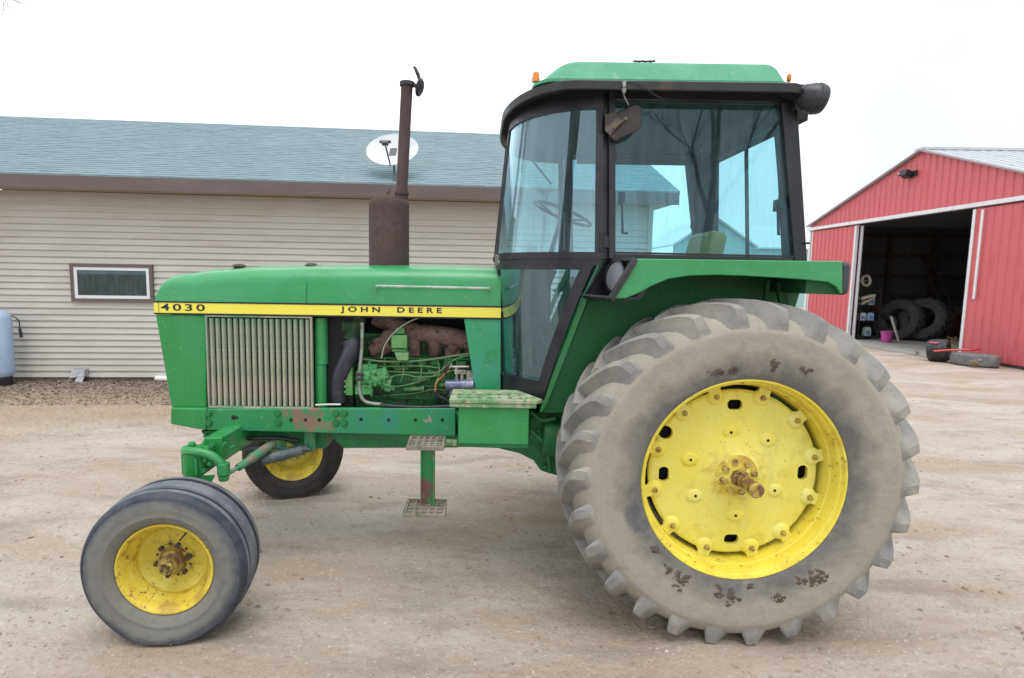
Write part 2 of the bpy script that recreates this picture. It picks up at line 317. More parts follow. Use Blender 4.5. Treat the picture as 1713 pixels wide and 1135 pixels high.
def ground_bands(m):
    n = m.node_tree; L = n.links; b = n.nodes['Principled BSDF']; prev = b.inputs['Base Color'].links[0].from_socket
    t = n.nodes.new('ShaderNodeTexCoord'); dt = n.nodes.new('ShaderNodeVectorMath'); dt.operation = 'DOT_PRODUCT'; L.new(t.outputs['Object'], dt.inputs[0]); dt.inputs[1].default_value = (-.084, 1, 0)
    z = n.nodes.new('ShaderNodeTexNoise'); z.inputs['Scale'].default_value = .9; z.inputs['Detail'].default_value = 9; L.new(t.outputs['Object'], z.inputs['Vector'])
    ad = n.nodes.new('ShaderNodeMath'); ad.operation = 'MULTIPLY_ADD'; L.new(z.outputs['Fac'], ad.inputs[0]); ad.inputs[1].default_value = 1.6; L.new(dt.outputs['Value'], ad.inputs[2])
    x = n.nodes.new('ShaderNodeSeparateXYZ'); L.new(t.outputs['Object'], x.inputs[0])
    xm = n.nodes.new('ShaderNodeMapRange'); L.new(x.outputs[0], xm.inputs[0]); xm.inputs[1].default_value = 2; xm.inputs[2].default_value = 5; xm.inputs[3].default_value = 1; xm.inputs[4].default_value = 0
    for lo, hi, c, amt in ((7.5, 8.4, (.36, .28, .19), .7), (9.3, 10.2, (.19, .15, .12), .8)):
        r_ = n.nodes.new('ShaderNodeMapRange'); L.new(ad.outputs[0], r_.inputs[0]); r_.inputs[1].default_value = lo; r_.inputs[2].default_value = hi; r_.inputs[4].default_value = amt
        mu = n.nodes.new('ShaderNodeMath'); mu.operation = 'MULTIPLY'; L.new(r_.outputs[0], mu.inputs[0]); L.new(xm.outputs[0], mu.inputs[1])
        k = n.nodes.new('ShaderNodeMix'); k.data_type = 'RGBA'; L.new(mu.outputs[0], k.inputs[0]); L.new(prev, k.inputs[6]); k.inputs[7].default_value = (*c, 1); prev = k.outputs[2]
    L.new(prev, b.inputs['Base Color'])
ground_bands(M_ground)
obj('ground', g, M_ground, smooth=60, kind='structure', origin=(0, 0, 0), recalc=False)

# loose stones and clods
rng = random.Random(3)
def scatter(name, n, area, size, mtl, label, seed, flat=.5, dens=None, kind='stuff'):
    r = random.Random(seed); g = G()
    for _ in range(n):
        for _t in range(20):
            x = r.uniform(area[0], area[1]); y = area[2]+(area[3]-area[2])*r.random()**1.3
            if dens is None or dens(x, y, r): break
        s_ = size[0]+(size[1]-size[0])*r.random()**3; a = r.uniform(0, PI)
        vs_ = []
        for k in range(5):
            t = a+k*2*PI/5+r.uniform(-.3, .3); q = r.uniform(.7, 1.15)*s_; vs_.append((x+q*math.cos(t), y+q*math.sin(t), ground_z(x, y)-.003))
        b = len(vs_)
        vs_ += [(x+(p[0]-x)*.62+r.uniform(-.1, .1)*s_, y+(p[1]-y)*.62, ground_z(x, y)+s_*flat*r.uniform(.7, 1.2)) for p in vs_[:5]]
        g.add(vs_, [(5, 6, 7, 8, 9)]+[(i, (i+1) % 5, (i+1) % 5+5, i+5) for i in range(5)])
    o = obj(name, g, mtl, smooth=50, kind=kind, origin=(0, 0, 0)); return o
M_peb = mat('pebble', (.44, .385, .33), .9, layers=[(3.3, .45, .6, (.32, .265, .22)), (7, .56, .66, (.60, .56, .5)), (11, .56, .62, (.24, .19, .16))])
tag(scatter('gravel', 3400, (-5.5, 9.5, 2.4, 10.5), (.0025, .013), M_peb, '', 1), 'small loose stones scattered over the packed dirt yard', 'gravel')
M_clod = mat('dirt_clod', (.33, .26, .2), .95, layers=[(9, .5, .6, (.22, .165, .12))], bump=(60, .01))
tag(scatter('soil_crumbs', 2600, (-4.5, 9.5, 2.3, 9), (.004, .024), M_clod, '', 2, .35, lambda x, y, r: noise.noise(Vector((x*1.1, y*1.5, 7)))+.25*r.random() > .22), 'dark crumbs of soil lying about the dirt yard', 'soil')

# ================================================================== LONG HOUSE
WA, WB0 = .084, 10.085          # wall line  Y = WB0 + WA*X
th = math.atan(WA); cs, sn = math.cos(th), math.sin(th)
H0 = Vector((3.062, WB0+WA*3.062, 0))    # right front corner
def hp(u, d, z):                        # u along the wall to the left from the corner (negative = left), d = distance behind wall face
    return Vector((H0.x+u*cs-d*sn, H0.y+u*sn+d*cs, z))
house = thing('long_house', 'long low house with tan lap siding, brown fascia and blue grey shingle roof', 'house', hp(-5, 3, 0))
HL = -14.0; HD = 5.56; ZE = 3.13; OV = .46; PT = .5
ZF = 3.32; ZR = ZF+PT*(HD/2+OV)
M_sid = mat('tan_lap_siding', (.50, .475, .435), .6, layers=[(.9, .4, .7, (.54, .52, .485), (1, 1, .6)), (4, .5, .75, (.44, .40, .35), (.3, 1, 3)), (30, .64, .72, (.36, .32, .28)), (1.3, .55, .75, (.44, .42, .40), (.5, 1, 2))], bump=(30, .001), rvar=.06)
g = G(); LAP = .1055; z = .06; first = True
while z < ZE-.02:
    z1 = min(z+LAP, ZE)
    a = [hp(HL, -.025, z), hp(HL, -.028, z+.008), hp(HL, -.004, z1), hp(HL, .02, z1), hp(HL, .02, z)]
    b = [hp(0, -.025, z), hp(0, -.028, z+.008), hp(0, -.004, z1), hp(0, .02, z1), hp(0, .02, z)]
    g.poly3(a, b); z += LAP
# gable and rear walls
g.poly3([hp(0-.02, .0, .06), hp(-.02, HD, .06), hp(-.02, HD, ZE), hp(-.02, HD/2, ZR-.12), hp(-.02, 0, ZE)], [hp(-.14, .0, .06), hp(-.14, HD, .06), hp(-.14, HD, ZE), hp(-.14, HD/2, ZR-.12), hp(-.14, 0, ZE)])
g.obox((hp(HL, HD, .06)+hp(0, HD, ZE))/2, Vector((cs, sn, 0))*(-HL/2), Vector((-sn, cs, 0))*.06, Vector((0, 0, (ZE-.06)/2)))
obj('siding_wall', g, M_sid, house, smooth=20)
g = G(); g.poly3([hp(HL, .0, -.1), hp(HL, .06, -.1), hp(HL, .06, .062), hp(HL, .0, .062)], [hp(-.02, .0, -.1), hp(-.02, .06, -.1), hp(-.02, .06, .062), hp(-.02, .0, .062)])
obj('foundation', g, mat('stained_concrete', (.12, .105, .09), .95, layers=[(9, .45, .6, (.2, .18, .15))], bump=(30, .01)), house)
g = G(); cn = Vector((cs, sn, 0))
g.add([hp(.0, -.038, .06), hp(-.09, -.038, .06), hp(-.09, -.038, ZE), hp(0, -.038, ZE), hp(.0, .1, .06), hp(-.09, .1, .06), hp(-.09, .1, ZE), hp(0, .1, ZE)], [(0, 1, 2, 3), (7, 6, 5, 4), (0, 3, 7, 4), (1, 5, 6, 2), (0, 4, 5, 1), (3, 2, 6, 7)])
obj('corner_trim', g, mat('tan_trim', (.47, .43, .38), .6, layers=[(5, .5, .7, (.42, .38, .33))]), house, .003)
# roof
M_shin = mat('blue_grey_shingle', (.17, .235, .26), .9, layers=[(.7, .42, .66, (.20, .27, .295), (1, 1, 1)), (5, .46, .66, (.145, .21, .235), (.35, 1.5, 1.5)), (22, .5, .66, (.23, .30, .325), (.25, 1.4, 1.4)), (60, .62, .70, (.14, .19, .21)), (1.4, .58, .75, (.17, .23, .24))], bump=(60, .006), stretch=(.5, 1, 1))
g = G(); n_c = 34; RO = .28
sl_len = HD/2+OV
for side in (0, 1):
    for k in range(n_c):
        t0, t1 = k/n_c, (k+1)/n_c+.004
        def q(t, up): 
            d = -OV+t*sl_len; d = d if side == 0 else HD-d
            return d, ZF+PT*t*sl_len+up
        pts = [q(t0, .012), q(t1, .004), q(t1, -.02), q(t0, -.02)]
        g.poly3([hp(HL-.3, d, z) for d, z in pts], [hp(RO, d, z) for d, z in pts])
    if side == 0:
        # individual tabs standing a little proud
        r = random.Random(5)
        for k in range(n_c):
            u = HL-.3+r.uniform(0, .3)
            while u < RO-.35:
                wd = r.uniform(.12, .34)
                if r.random() < .5:
                    t0, t1 = k/n_c, (k+1)/n_c; h = r.uniform(.002, .005)
                    p0 = q(t0+.001, .012+h); p1 = q(t1, .003+h)
                    pb0 = q(t0+.001, .008); pb1 = q(t1, 0)
                    g.poly3([hp(u, *p0), hp(u, *p1), hp(u, *pb1), hp(u, *pb0)], [hp(u+wd, *p0), hp(u+wd, *p1), hp(u+wd, *pb1), hp(u+wd, *pb0)])
                u += wd+r.uniform(0, .2)
obj('shingle_roof', g, M_shin, house, smooth=20)
M_fas = mat('brown_fascia', (.115, .085, .08), .5, layers=[(3, .45, .7, (.15, .115, .11), (.3, 1, 1)), (30, .6, .7, (.08, .06, .055))])
g = G()
def wallbox(g, u0, u1, d0, d1, z0, z1): return g.poly3([hp(u0, d0, z0), hp(u0, d1, z0), hp(u0, d1, z1), hp(u0, d0, z1)], [hp(u1, d0, z0), hp(u1, d1, z0), hp(u1, d1, z1), hp(u1, d0, z1)])
wallbox(g, HL-.3, RO-.01, -OV-.012, -OV+.012, 3.10, 3.305)
for sgn in (0,):
    q0, q1 = 3.305, ZR-.02
    for a, b, za, zb in ((-OV, HD/2, q0, q1), (HD+OV, HD/2, q0, q1)):
        g.poly3([hp(RO-.03, a, za-.2), hp(RO-.03, a, za-.008), hp(RO-.03, b, zb-.008), hp(RO-.03, b, zb-.2)], [hp(RO-.004, a, za-.2), hp(RO-.004, a, za-.008), hp(RO-.004, b, zb-.008), hp(RO-.004, b, zb-.2)])
obj('fascia', g, M_fas, house, .003)
g = G(); wallbox(g, HL-.3, RO-.03, -OV+.012, .0, 3.13, 3.145); wallbox(g, -.02, RO-.03, 0, HD, 3.13, 3.145)
obj('soffit', g, mat('tan_soffit', (.42, .33, .22), .7, layers=[(4, .45, .7, (.36, .28, .19))]), house)
# window, solved from the picture's corners on the wall plane
def wall_at(px, py):
    d = _f+_r*((px-PX0)/F)+_u*((PY0-py)/F); t = WB0/(d.y-WA*d.x); p = Vector((d.x*t, d.y*t, CAMH+d.z*t)); return ((p-H0).dot(Vector((cs, sn, 0))), p.z)
(ua, za), (ub, zb) = wall_at(119.5, 441), wall_at(260, 506)
win = G()
def wframe(g, u0, u1, z0, z1, w_, d0, d1):
    wallbox(g, u0, u1, d0, d1, z0, z0+w_); wallbox(g, u0, u1, d0, d1, z1-w_, z1); wallbox(g, u0, u0+w_, d0, d1, z0+w_, z1-w_); wallbox(g, u1-w_, u1, d0, d1, z0+w_, z1-w_); return g
zt, zb_ = za, zb
o = obj('window', wframe(win, ua, ub, zb_, zt, .055, -.065, -.018), M_fas, house, .003)
g = G(); wframe(g, ua+.055, ub-.055, zb_+.055, zt-.055, .05, -.056, -.01)
obj('window_sash', g, mat('white_vinyl', (.72, .72, .74), .35), o, .003)
g = G(); wallbox(g, ua+.1, ub-.1, -.0465, -.0425, zb_+.1, zt-.1); obj('pane', g, M_pane, o, smooth=None)
g = G(); wallbox(g, ua+.08, ub-.08, -.0395, -.036, zb_+.08, zt-.08)
obj('dark_room_sheet', g, mat('dark_room', (.02, .019, .022), .9, layers=[(3, .5, .66, (.055, .045, .04)), (6, .55, .66, (.03, .04, .06))]), o, smooth=None)  # dark sheet standing in for the unlit room behind the pane
# dryer vent at the wall foot, drain pipe stub
uv, zv = wall_at(138, 628)
vent = thing('vent_hood', 'small dented grey metal vent hood low on the tan siding left of the window', 'vent', hp(uv, -.05, 0))
g = G(); g.poly3([hp(uv-.11, -.026, zv+.13), hp(uv-.09, -.14, zv+.10), hp(uv-.10, -.17, zv-.02), hp(uv-.11, -.026, zv-.03)], [hp(uv+.12, -.026, zv+.13), hp(uv+.11, -.13, zv+.11), hp(uv+.12, -.16, zv+.01), hp(uv+.12, -.026, zv-.03)])
M_galv = mat('weathered_galvanised', (.45, .46, .48), .5, .4, layers=[(9, .45, .62, (.3, .3, .31)), (20, .6, .68, (.25, .2, .16))])
obj('hood', g, M_galv, vent, .004)
g = G(); g.poly3([hp(uv+.0, -.15, zv), hp(uv+.02, -.16, zv), hp(uv-.03, -.2, zv-.15), hp(uv-.05, -.2, zv-.15)], [hp(uv+.1, -.15, zv+.01), hp(uv+.12, -.15, zv+.01), hp(uv+.07, -.19, zv-.16), hp(uv+.04, -.19, zv-.16)])
obj('flap', g, M_galv, vent, .002)
g = G(); g.tube([hp(uv-.05, -.06, zv-.02), hp(uv-.09, -.1, zv-.12), hp(uv-.13, -.16, .03)], .045, 12); obj('duct', g, mat('old_duct', (.17, .15, .11), .8, layers=[(15, .5, .6, (.3, .28, .22))]), vent)
ud, zd = wall_at(269, 632)
g = G(); a = hp(ud-.05, -.07, zd); b = hp(ud+.3, -.07, zd-.01); g.tube([a, b], .045, 16); g.tube([hp(ud+.3, -.07, zd-.01), hp(ud+.3, .0, zd-.01)], .045, 16)
tag(obj('drain_pipe', g, mat('white_pvc', (.78, .78, .76), .4), None), 'white plastic drain pipe stub at the foot of the siding behind the tractor nose', 'pipe')
# leaf litter and dry grass along the wall
def litter(name, n, band, size, mtl, seed, z0=.0, tilt=1.0, lean=None, urange=(-13, 1.5)):
    r = random.Random(seed); g = G()
    for _ in range(n):
        u = r.uniform(*urange); d = -(band[0]+(band[1]-band[0])*(r.random()**1.25 if lean is None else r.random()))
        p = hp(u, d, 0); p.z = ground_z(p.x, p.y)+z0+r.uniform(0, .012)
        a = r.uniform(0, 2*PI); l = r.uniform(*size); wd = l*r.uniform(.35, .7) if lean is None else .003
        ax = Vector((math.cos(a), math.sin(a), r.uniform(-.5, .5)*tilt)).normalized() if lean is None else Vector((math.cos(a)*r.uniform(.4, 1.6), math.sin(a), r.uniform(.1, .9))).normalized()
        bx_ = ax.cross(Vector((0, 0, 1))).normalized(); bx_ = (bx_+Vector((0, 0, r.uniform(-.4, .4)*tilt))).normalized()
        g.add([p-ax*l/2*(0 if lean else 1), p+bx_*wd/2+(ax*l*.4 if lean else Vector()), p+ax*l/2*(2 if lean else 1), p-bx_*wd/2+(ax*l*.4 if lean else Vector())], [(0, 1, 2, 3)])
    return obj(name, g, mtl, smooth=None, kind='stuff', recalc=False, origin=(0, 0, 0))
M_leaf = mat('dead_leaves', (.21, .155, .125), .9, layers=[(8, .48, .56, (.32, .25, .20)), (13, .54, .60, (.08, .055, .045)), (21, .60, .64, (.42, .36, .31))])
tag(litter('leaf_litter', 24000, (.02, 1.9), (.02, .065), M_leaf, 11), 'brown fallen leaves lying thick along the foot of the house wall', 'leaves')
M_dry = mat('dry_grass', (.46, .38, .23), .9, layers=[(2.2, .45, .6, (.28, .215, .13)), (17, .52, .60, (.56, .48, .34)), (31, .58, .64, (.16, .115, .07))])
tag(litter('dry_grass', 26000, (1.0, 3.6), (.04, .10), M_dry, 12, lean=True), 'flattened straw coloured dry grass between leaves and dirt', 'grass')

# satellite dish on the roof by the eave
dc = U(656, 250, 9.75); roof_y = 9.6
dish = thing('satellite_dish', 'white oval satellite dish on a short mast on the shingle roof', 'satellite dish', (dc.x+.02, 9.85, 3.55))
nrm = Vector((-.10, -.86, .50)).normalized(); uu = nrm.cross(Vector((0, 0, 1))).normalized(); vv = uu.cross(nrm)
g = G(); rings = []
for off in (0, .012):
    rr = [(k/8.) for k in range(1, 9)]
    if off: rr = rr[::-1]
    for q_ in rr:
        rings.append([dc+uu*(.44*q_*math.cos(2*PI*i/48))+vv*(.33*q_*math.sin(2*PI*i/48))+nrm*(.07*q_*q_-.07-off) for i in range(48)])
g.loft(rings, True, True)
obj('reflector', g, mat('dish_white', (.60, .63, .66), .5, layers=[(6, .5, .7, (.5, .53, .55))]), dish, smooth=40)
base = U(659, 303, 9.62); top = dc-nrm*.09
g = G(); g.tube([base, base+Vector((0, .06, .10)), top], .02, 12); g.obox(base+Vector((0, .02, .0)), (.09, 0, 0), (0, .09, .045), (0, -.004, .008)); g.obox(top, uu*.06, vv*.08, nrm*.03)
obj('mast', g, mat('dish_mast_dark', (.09, .09, .10), .5), dish)
lnb = U(644, 240, 9.20)
g = G(); g.tube([top-vv*.30+nrm*.03, lnb], .014, 8); g.obox(lnb, uu*.05, vv*.018, nrm*.035); g.obox(lnb+vv*.03, uu*.09, vv*.014, nrm*.02)
obj('feed_arm', g, MATS['dish_mast_dark'], dish)
g = G(); g.tube([base, U(652, 318, 9.45), U(645, 330, 9.5), U(641, 345, 9.8)], .006, 6, 2); 
obj('cable', g, M_rubber, dish)

# propane cylinder at the left edge
tc_ = U(-2, 580, 9.05)
tank = thing('gas_tank', 'pale blue upright gas tank against the siding at the left edge', 'tank', (tc_.x, 9.05, 0))
zt_, zb_2 = U(0, 522, 9.05).z, U(0, 632, 9.05).z
g = G(); prof = [(.001, zt_+.03), (.08, zt_+.025), (.14, zt_), (.178, zt_-.05), (.19, zt_-.12), (.19, zb_2+.12), (.178, zb_2+.06), (.14, zb_2+.01)]
g.lathe(prof, (tc_.x, 9.05, 0), (0, 0, 1), 40)
obj('cylinder', g, mat('pale_blue_paint', (.36, .48, .68), .4, layers=[(4, .45, .7, (.42, .53, .72)), (20, .62, .7, (.22, .28, .42))], coat=.2), tank)
g = G(); g.lathe([(.15, .0), (.15, zb_2+.05), (.14, zb_2+.05), (.14, 0)], (tc_.x, 9.05, 0), (0, 0, 1), 32, closed=True); obj('foot_ring', g, M_black, tank)
g = G(); g.tube([(tc_.x, 9.05, zt_+.02), (tc_.x, 9.05, zt_+.12)], .03, 12); g.tube([U(4, 526, 9.05), U(12, 526, 9.1), U(28, 532, 9.2), U(33, 540, 9.25), U(33, 560, 9.28)], .009, 8, 2); g.tube([U(33, 550, 9.27), U(36, 565, 9.27)], .022, 10)
obj('valve_hose', g, M_rubber, tank)

# ================================================================== RED BARN
barn = thing('red_barn', 'red ribbed metal barn with white trim and its wide door open', 'barn', (18, 15.4, 0))
BX = 12.0; YN, YF, YP = 10.95, 21.05, 16.0; ZEL, ZP = 3.88, 5.44; ZER = 3.58; BL = 16.0
DN, DF, ZD = 14.08, 18.4, 3.66     # door opening
M_red = mat('red_steel_siding', (.59, .115, .125), .5, layers=[(.8, .4, .7, (.60, .12, .135), (1, 1, .3)), (6, .55, .75, (.48, .065, .075), (1, 1, .25)), (40, .66, .72, (.6, .2, .2))], coat=.1, rvar=.08)
M_white = mat('white_trim_steel', (.72, .73, .76), .45, layers=[(6, .5, .75, (.6, .6, .62))])
def zroof(y): return ZP-(y-YP)*(ZP-ZEL)/(YF-YP) if y > YP else ZP-(YP-y)*(ZP-ZER)/(YP-YN)
def ribwall(g, x, y0, y1, zlo, zhi, pitch=.229, rib=.020, rh=.024, thick=.006):
    """vertical ribbed sheet facing -X; zlo, zhi functions of y"""
    y = y0; pr = []
    while y < y1-1e-4:
        for dy, dx in ((0, 0), (pitch-2*rib-.012, 0), (pitch-1.6*rib, -rh), (pitch-.7*rib, -rh), (pitch-.012, 0)):
            if y+dy <= y1: pr.append((y+dy, dx))
        y += pitch
    pr.append((y1, 0))
    q_ = []
    for a in pr:
        if not q_ or a[0] > q_[-1][0]+1e-5: q_.append(a)
    n = len(q_); vs_ = []
    for a, dx in q_: vs_ += [(x+dx, a, zlo(a)), (x+dx, a, zhi(a)), (x+dx+thick, a, zlo(a)), (x+dx+thick, a, zhi(a))]
    fs = []
    for i in range(n-1):
        k = i*4; fs += [(k, k+4, k+5, k+1), (k+2, k+3, k+7, k+6), (k+1, k+5, k+7, k+3), (k, k+2, k+6, k+4)]
    fs += [(0, 1, 3, 2), ((n-1)*4, (n-1)*4+2, (n-1)*4+3, (n-1)*4+1)]
    return g.add(vs_, fs)
g = G()
ribwall(g, BX, YN, YP, lambda y: 3.70, lambda y: zroof(y)-.03)
ribwall(g, BX, YP, YF, lambda y: 3.70, lambda y: zroof(y)-.03)
ribwall(g, BX, YN, DN, lambda y: .05, lambda y: 3.70)
ribwall(g, BX, DF, YF, lambda y: .05, lambda y: 3.70)
obj('gable_wall', g, M_red, barn, smooth=15)
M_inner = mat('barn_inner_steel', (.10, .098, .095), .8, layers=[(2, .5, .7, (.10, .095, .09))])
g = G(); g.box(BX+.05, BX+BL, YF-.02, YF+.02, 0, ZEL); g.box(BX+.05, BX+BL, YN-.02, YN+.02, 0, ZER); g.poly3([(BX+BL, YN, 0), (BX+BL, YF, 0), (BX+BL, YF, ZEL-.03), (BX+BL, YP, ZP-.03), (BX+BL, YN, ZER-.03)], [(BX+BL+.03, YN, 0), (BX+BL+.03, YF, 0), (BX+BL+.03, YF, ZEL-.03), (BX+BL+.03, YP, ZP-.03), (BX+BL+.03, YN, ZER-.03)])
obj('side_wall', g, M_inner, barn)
g = G(); i = 0; y = 13.3
r = random.Random(9)
x_ = BX+.2
while x_ < BX+8:      # ribs of the inside face of the far wall
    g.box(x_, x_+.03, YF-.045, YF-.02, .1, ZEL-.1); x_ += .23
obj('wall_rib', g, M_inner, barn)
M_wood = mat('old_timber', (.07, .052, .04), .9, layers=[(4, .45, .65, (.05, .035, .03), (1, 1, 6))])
g = G()
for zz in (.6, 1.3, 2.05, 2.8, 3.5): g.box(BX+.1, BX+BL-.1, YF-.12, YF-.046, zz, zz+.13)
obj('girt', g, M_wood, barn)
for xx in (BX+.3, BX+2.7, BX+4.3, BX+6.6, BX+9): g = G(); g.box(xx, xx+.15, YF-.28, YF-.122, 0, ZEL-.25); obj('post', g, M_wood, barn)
g = G()
for yy in (DN-.12, DF): g.box(BX+.03, BX+.17, yy, yy+.12, 0, 3.7)
g.box(BX+.03, BX+.17, YN, YF, 3.701, 3.85); obj('door_post', g, M_wood, barn)
# roof: two sloping sheets with a thickness and standing ribs
g = G(); OVX = .12
def slab(g, ya, za, yb, zb_, x0, x1, t=.04): g.poly3([(x0, ya, za), (x0, yb, zb_), (x0, yb, zb_+t), (x0, ya, za+t)], [(x1, ya, za), (x1, yb, zb_), (x1, yb, zb_+t), (x1, ya, za+t)])
slab(g, YN-.15, zroof(YN-.15), YP, ZP, BX-OVX, BX+BL+.1); slab(g, YP, ZP, YF+.15, zroof(YF+.15), BX-OVX, BX+BL+.1)
x_ = BX-OVX+.05
while x_ < BX+BL: slab(g, YN-.15, zroof(YN-.15)+.04, YP, ZP+.04, x_, x_+.035, .02); x_ += .3
g.box(BX-OVX-.01, BX+BL+.1, YP-.16, YP+.16, ZP+.0, ZP+.066)
obj('roof', g, mat('pale_steel_roof', (.52, .54, .56), .4, .3, layers=[(2, .5, .7, (.44, .46, .48)), (9, .6, .7, (.4, .36, .33))]), barn)
g = G()
for ya, yb in ((YN-.15, YP), (YP, YF+.15)):
    za, zb_ = zroof(ya), zroof(yb); g.poly3([(BX-OVX-.012, ya, za-.012), (BX-OVX-.012, yb, zb_-.012), (BX-OVX-.012, yb, zb_+.03), (BX-OVX-.012, ya, za+.03)], [(BX-OVX-.001, ya, za-.012), (BX-OVX-.001, yb, zb_-.012), (BX-OVX-.001, yb, zb_+.03), (BX-OVX-.001, ya, za+.03)])
obj('rake_trim', g, mat('barn_rake_grey', (.35, .25, .26), .5), barn)
g = G(); g.box(BX-.16, BX-.02, YN-.02, YF+.04, 3.69, 3.79); obj('door_track', g, M_white, barn, .006)
g = G(); g.box(BX-.05, BX+.02, YF-.09, YF+.03, .03, 3.69); obj('corner_trim', g, M_white, barn)
# sliding doors
def sdoor(y0, y1, zlo0, bent=False):
    g = G(); ribwall(g, BX-.10, y0, y1, lambda y: zlo0, lambda y: 3.64); return obj('sliding_door', g, M_red, barn, smooth=15)
d1 = sdoor(DF+.02, YF-.32, .06)
g = G(); g.box(BX-.13, BX-.05, DF-.06, DF+.02, .05, 3.64); obj('door_edge', g, M_white, d1); g = G(); g.box(BX-.125, BX-.06, YF-.34, YF-.29, .06, 3.64); obj('door_edge', g, M_white, d1)
d2 = sdoor(YN+.3, DN-.10, .08)
g = G(); g.box(BX-.13, BX-.05, DN-.10, DN-.02, .12, 3.64); obj('door_edge', g, M_white, d2)
g = G(); g.obox((BX-.15, DN-.32, 2.55), (.012, 0, 0), (0, .03, 0), (0, 0, 1.05)); obj('door_brace', g, M_white, d2)
g = G(); g.box(BX+.02, BX+.05, DN-.02, DN+.10, 0, 3.64); obj('jamb', g, M_white, barn)
g = G(); g.box(BX+.02, BX+.05, DF-.14, DF-.03, 0, 3.64); obj('jamb', g, M_white, barn)
# flood light
fl = U(1530, 291, 16.25); fl.x = BX-.06
g = G(); g.box(BX-.07, BX-.01, fl.y-.12, fl.y+.12, fl.z-.07, fl.z+.08); g.obox((BX-.19, fl.y+.06, fl.z+.0), (.13, .03, -.04), (-.02, .11, 0), (.03, 0, .08))
fo = obj('flood_lamp', g, M_rubber, barn, .01)
g = G(); g.lathe([(.001, -.03), (.06, -.025), (.085, 0), (.085, .02), (.001, .02)], (BX-.28, fl.y+.17, fl.z-.02), (-.6, .5, -.4), 24); obj('lens', g, M_lens, fo)
# concrete floor
g = G(); g.box(BX+.03, BX+BL-.05, YN+.05, YF-.05, -.3, .035); g.box(BX-.75, BX+.029, DN-.1, DF+.2, -.3, .030)
obj('concrete_floor', g, mat('barn_concrete', (.34, .33, .31), .9, layers=[(2, .45, .65, (.28, .26, .23)), (12, .55, .65, (.22, .19, .16))], bump=(20, .004)), None, kind='structure')

# ---- things in the barn doorway
def simple_tyre(c, ax, R, wd, ribs=0, lugs=0, n=48, lug_h=.03):
    g = G(); r0 = R*.56; hw = wd/2
    prof = [(r0, -hw*.75), (r0+(R-r0)*.35, -hw), (r0+(R-r0)*.75, -hw*.95), (R-.01, -hw*.75), (R, -hw*.4), (R, hw*.4), (R-.01, hw*.75), (r0+(R-r0)*.75, hw*.95), (r0+(R-r0)*.35, hw), (r0, hw*.75)]
    g.lathe(prof, c, ax, n, closed=True)
    ax = Vector(ax).normalized(); c = Vector(c); u = ax.orthogonal().normalized(); v = ax.cross(u)
    for k in range(lugs):
        for s in (-1, 1):
            a0 = 2*PI*(k+(.5 if s > 0 else 0))/lugs; pts = []
            for t in range(5):
                a = a0+.9*t/4*2*PI/lugs; w_ = s*hw*.9*t/4; pts.append(c+ax*w_+(u*math.cos(a)+v*math.sin(a))*(R+lug_h*.3-(.03 if t == 4 else 0)))
            g.tube(pts, lug_h, 5)
    return g
M_oldtyre = mat('old_tyre', (.035, .034, .034), .9, layers=[(8, .45, .62, (.06, .058, .055)), (25, .55, .65, (.06, .055, .05))], bump=(40, .004))
M_blk = mat('black_tyre', (.02, .02, .022), .6, layers=[(8, .5, .66, (.05, .05, .05))])
for (px, py, Y, R, ax, lab) in ((1505, 538, 18.6, .66, (-.90, -.38, .25), 'left one of two old tractor tyres leaning against each other inside the barn'), (1545, 535, 18.2, .66, (-.86, -.42, .32), 'right one of two old tractor tyres leaning inside the barn')):
    c = U(px, py, Y); c.z = max(c.z, .035+R*.93)
    tag(obj('stored_tyre', simple_tyre(c, ax, R, .38, lugs=20, n=40), M_oldtyre, None), lab, 'tyre', 'old tractor tyres stored in the barn')
c = U(1480, 552, 18.9); c.z = .035+.42
tag(obj('plain_tyre', simple_tyre(c, (-.9, -.4, .1), .42, .26), M_blk, None), 'dark plain tyre standing between pink bucket and the old tractor tyres', 'tyre')
# shelf rack with jugs
rc = U(1457, 562, 18.2)
rack = thing('shelf_rack', 'low dark wire shelf rack just inside the barn door', 'shelf', (rc.x, 18.6, .035))
SX0, SX1, SY0, SY1 = rc.x-.32, rc.x+.32, 18.35, 18.75
for z_ in (.12, .62, 1.12): g = G(); g.box(SX0+.026, SX1-.026, SY0, SY1, z_, z_+.025); obj('shelf', g, M_blk, rack, .004)
for a in (SX0, SX1):
    for b in (SY0, SY1): g = G(); g.box(a-.013, a+.013, b-.013, b+.013, .035, 1.7); obj('upright', g, M_blk, rack)
def jug(x, y, z, s, m, lab, name='jug'):
    g = G(); pr = [(-.5, 0), (.5, 0), (.5, .75), (.3, .95), (-.3, .95), (-.5, .75)]
    g.prism([(x+a*s*.7, z+b*s) for a, b in pr], y-s*.25, y+s*.25)
    t = obj(name, g, m, None, .012); tag(t, lab, 'jug', 'jugs and tubs on the barn shelf')
    g = G(); g.cyl((x, y, z+.95*s), (x, y, z+1.08*s), s*.13, n=12); obj('cap', g, M_blk, t)
    g = G(); g.box(x-s*.22, x+s*.22, y-s*.25-.004, y-s*.25-.001, z+.2*s, z+.55*s); obj('label', g, mat('blue_paper', (.12, .2, .5), .6), t)
M_wht = mat('white_plastic', (.6, .6, .62), .4); M_grn = mat('pale_green_plastic', (.35, .5, .4), .4); M_cream = mat('cream_plastic', (.5, .47, .38), .5)
jug(rc.x-.14, 18.5, .647, .26, M_wht, 'white jug on the left of the middle shelf in the barn rack')
jug(rc.x+.12, 18.5, .647, .26, MATS['pale_blue_paint'], 'pale blue jug on the right of the middle shelf in the barn rack')
jug(rc.x+.05, 18.5, .147, .3, M_grn, 'pale green jug on the bottom shelf of the barn rack')
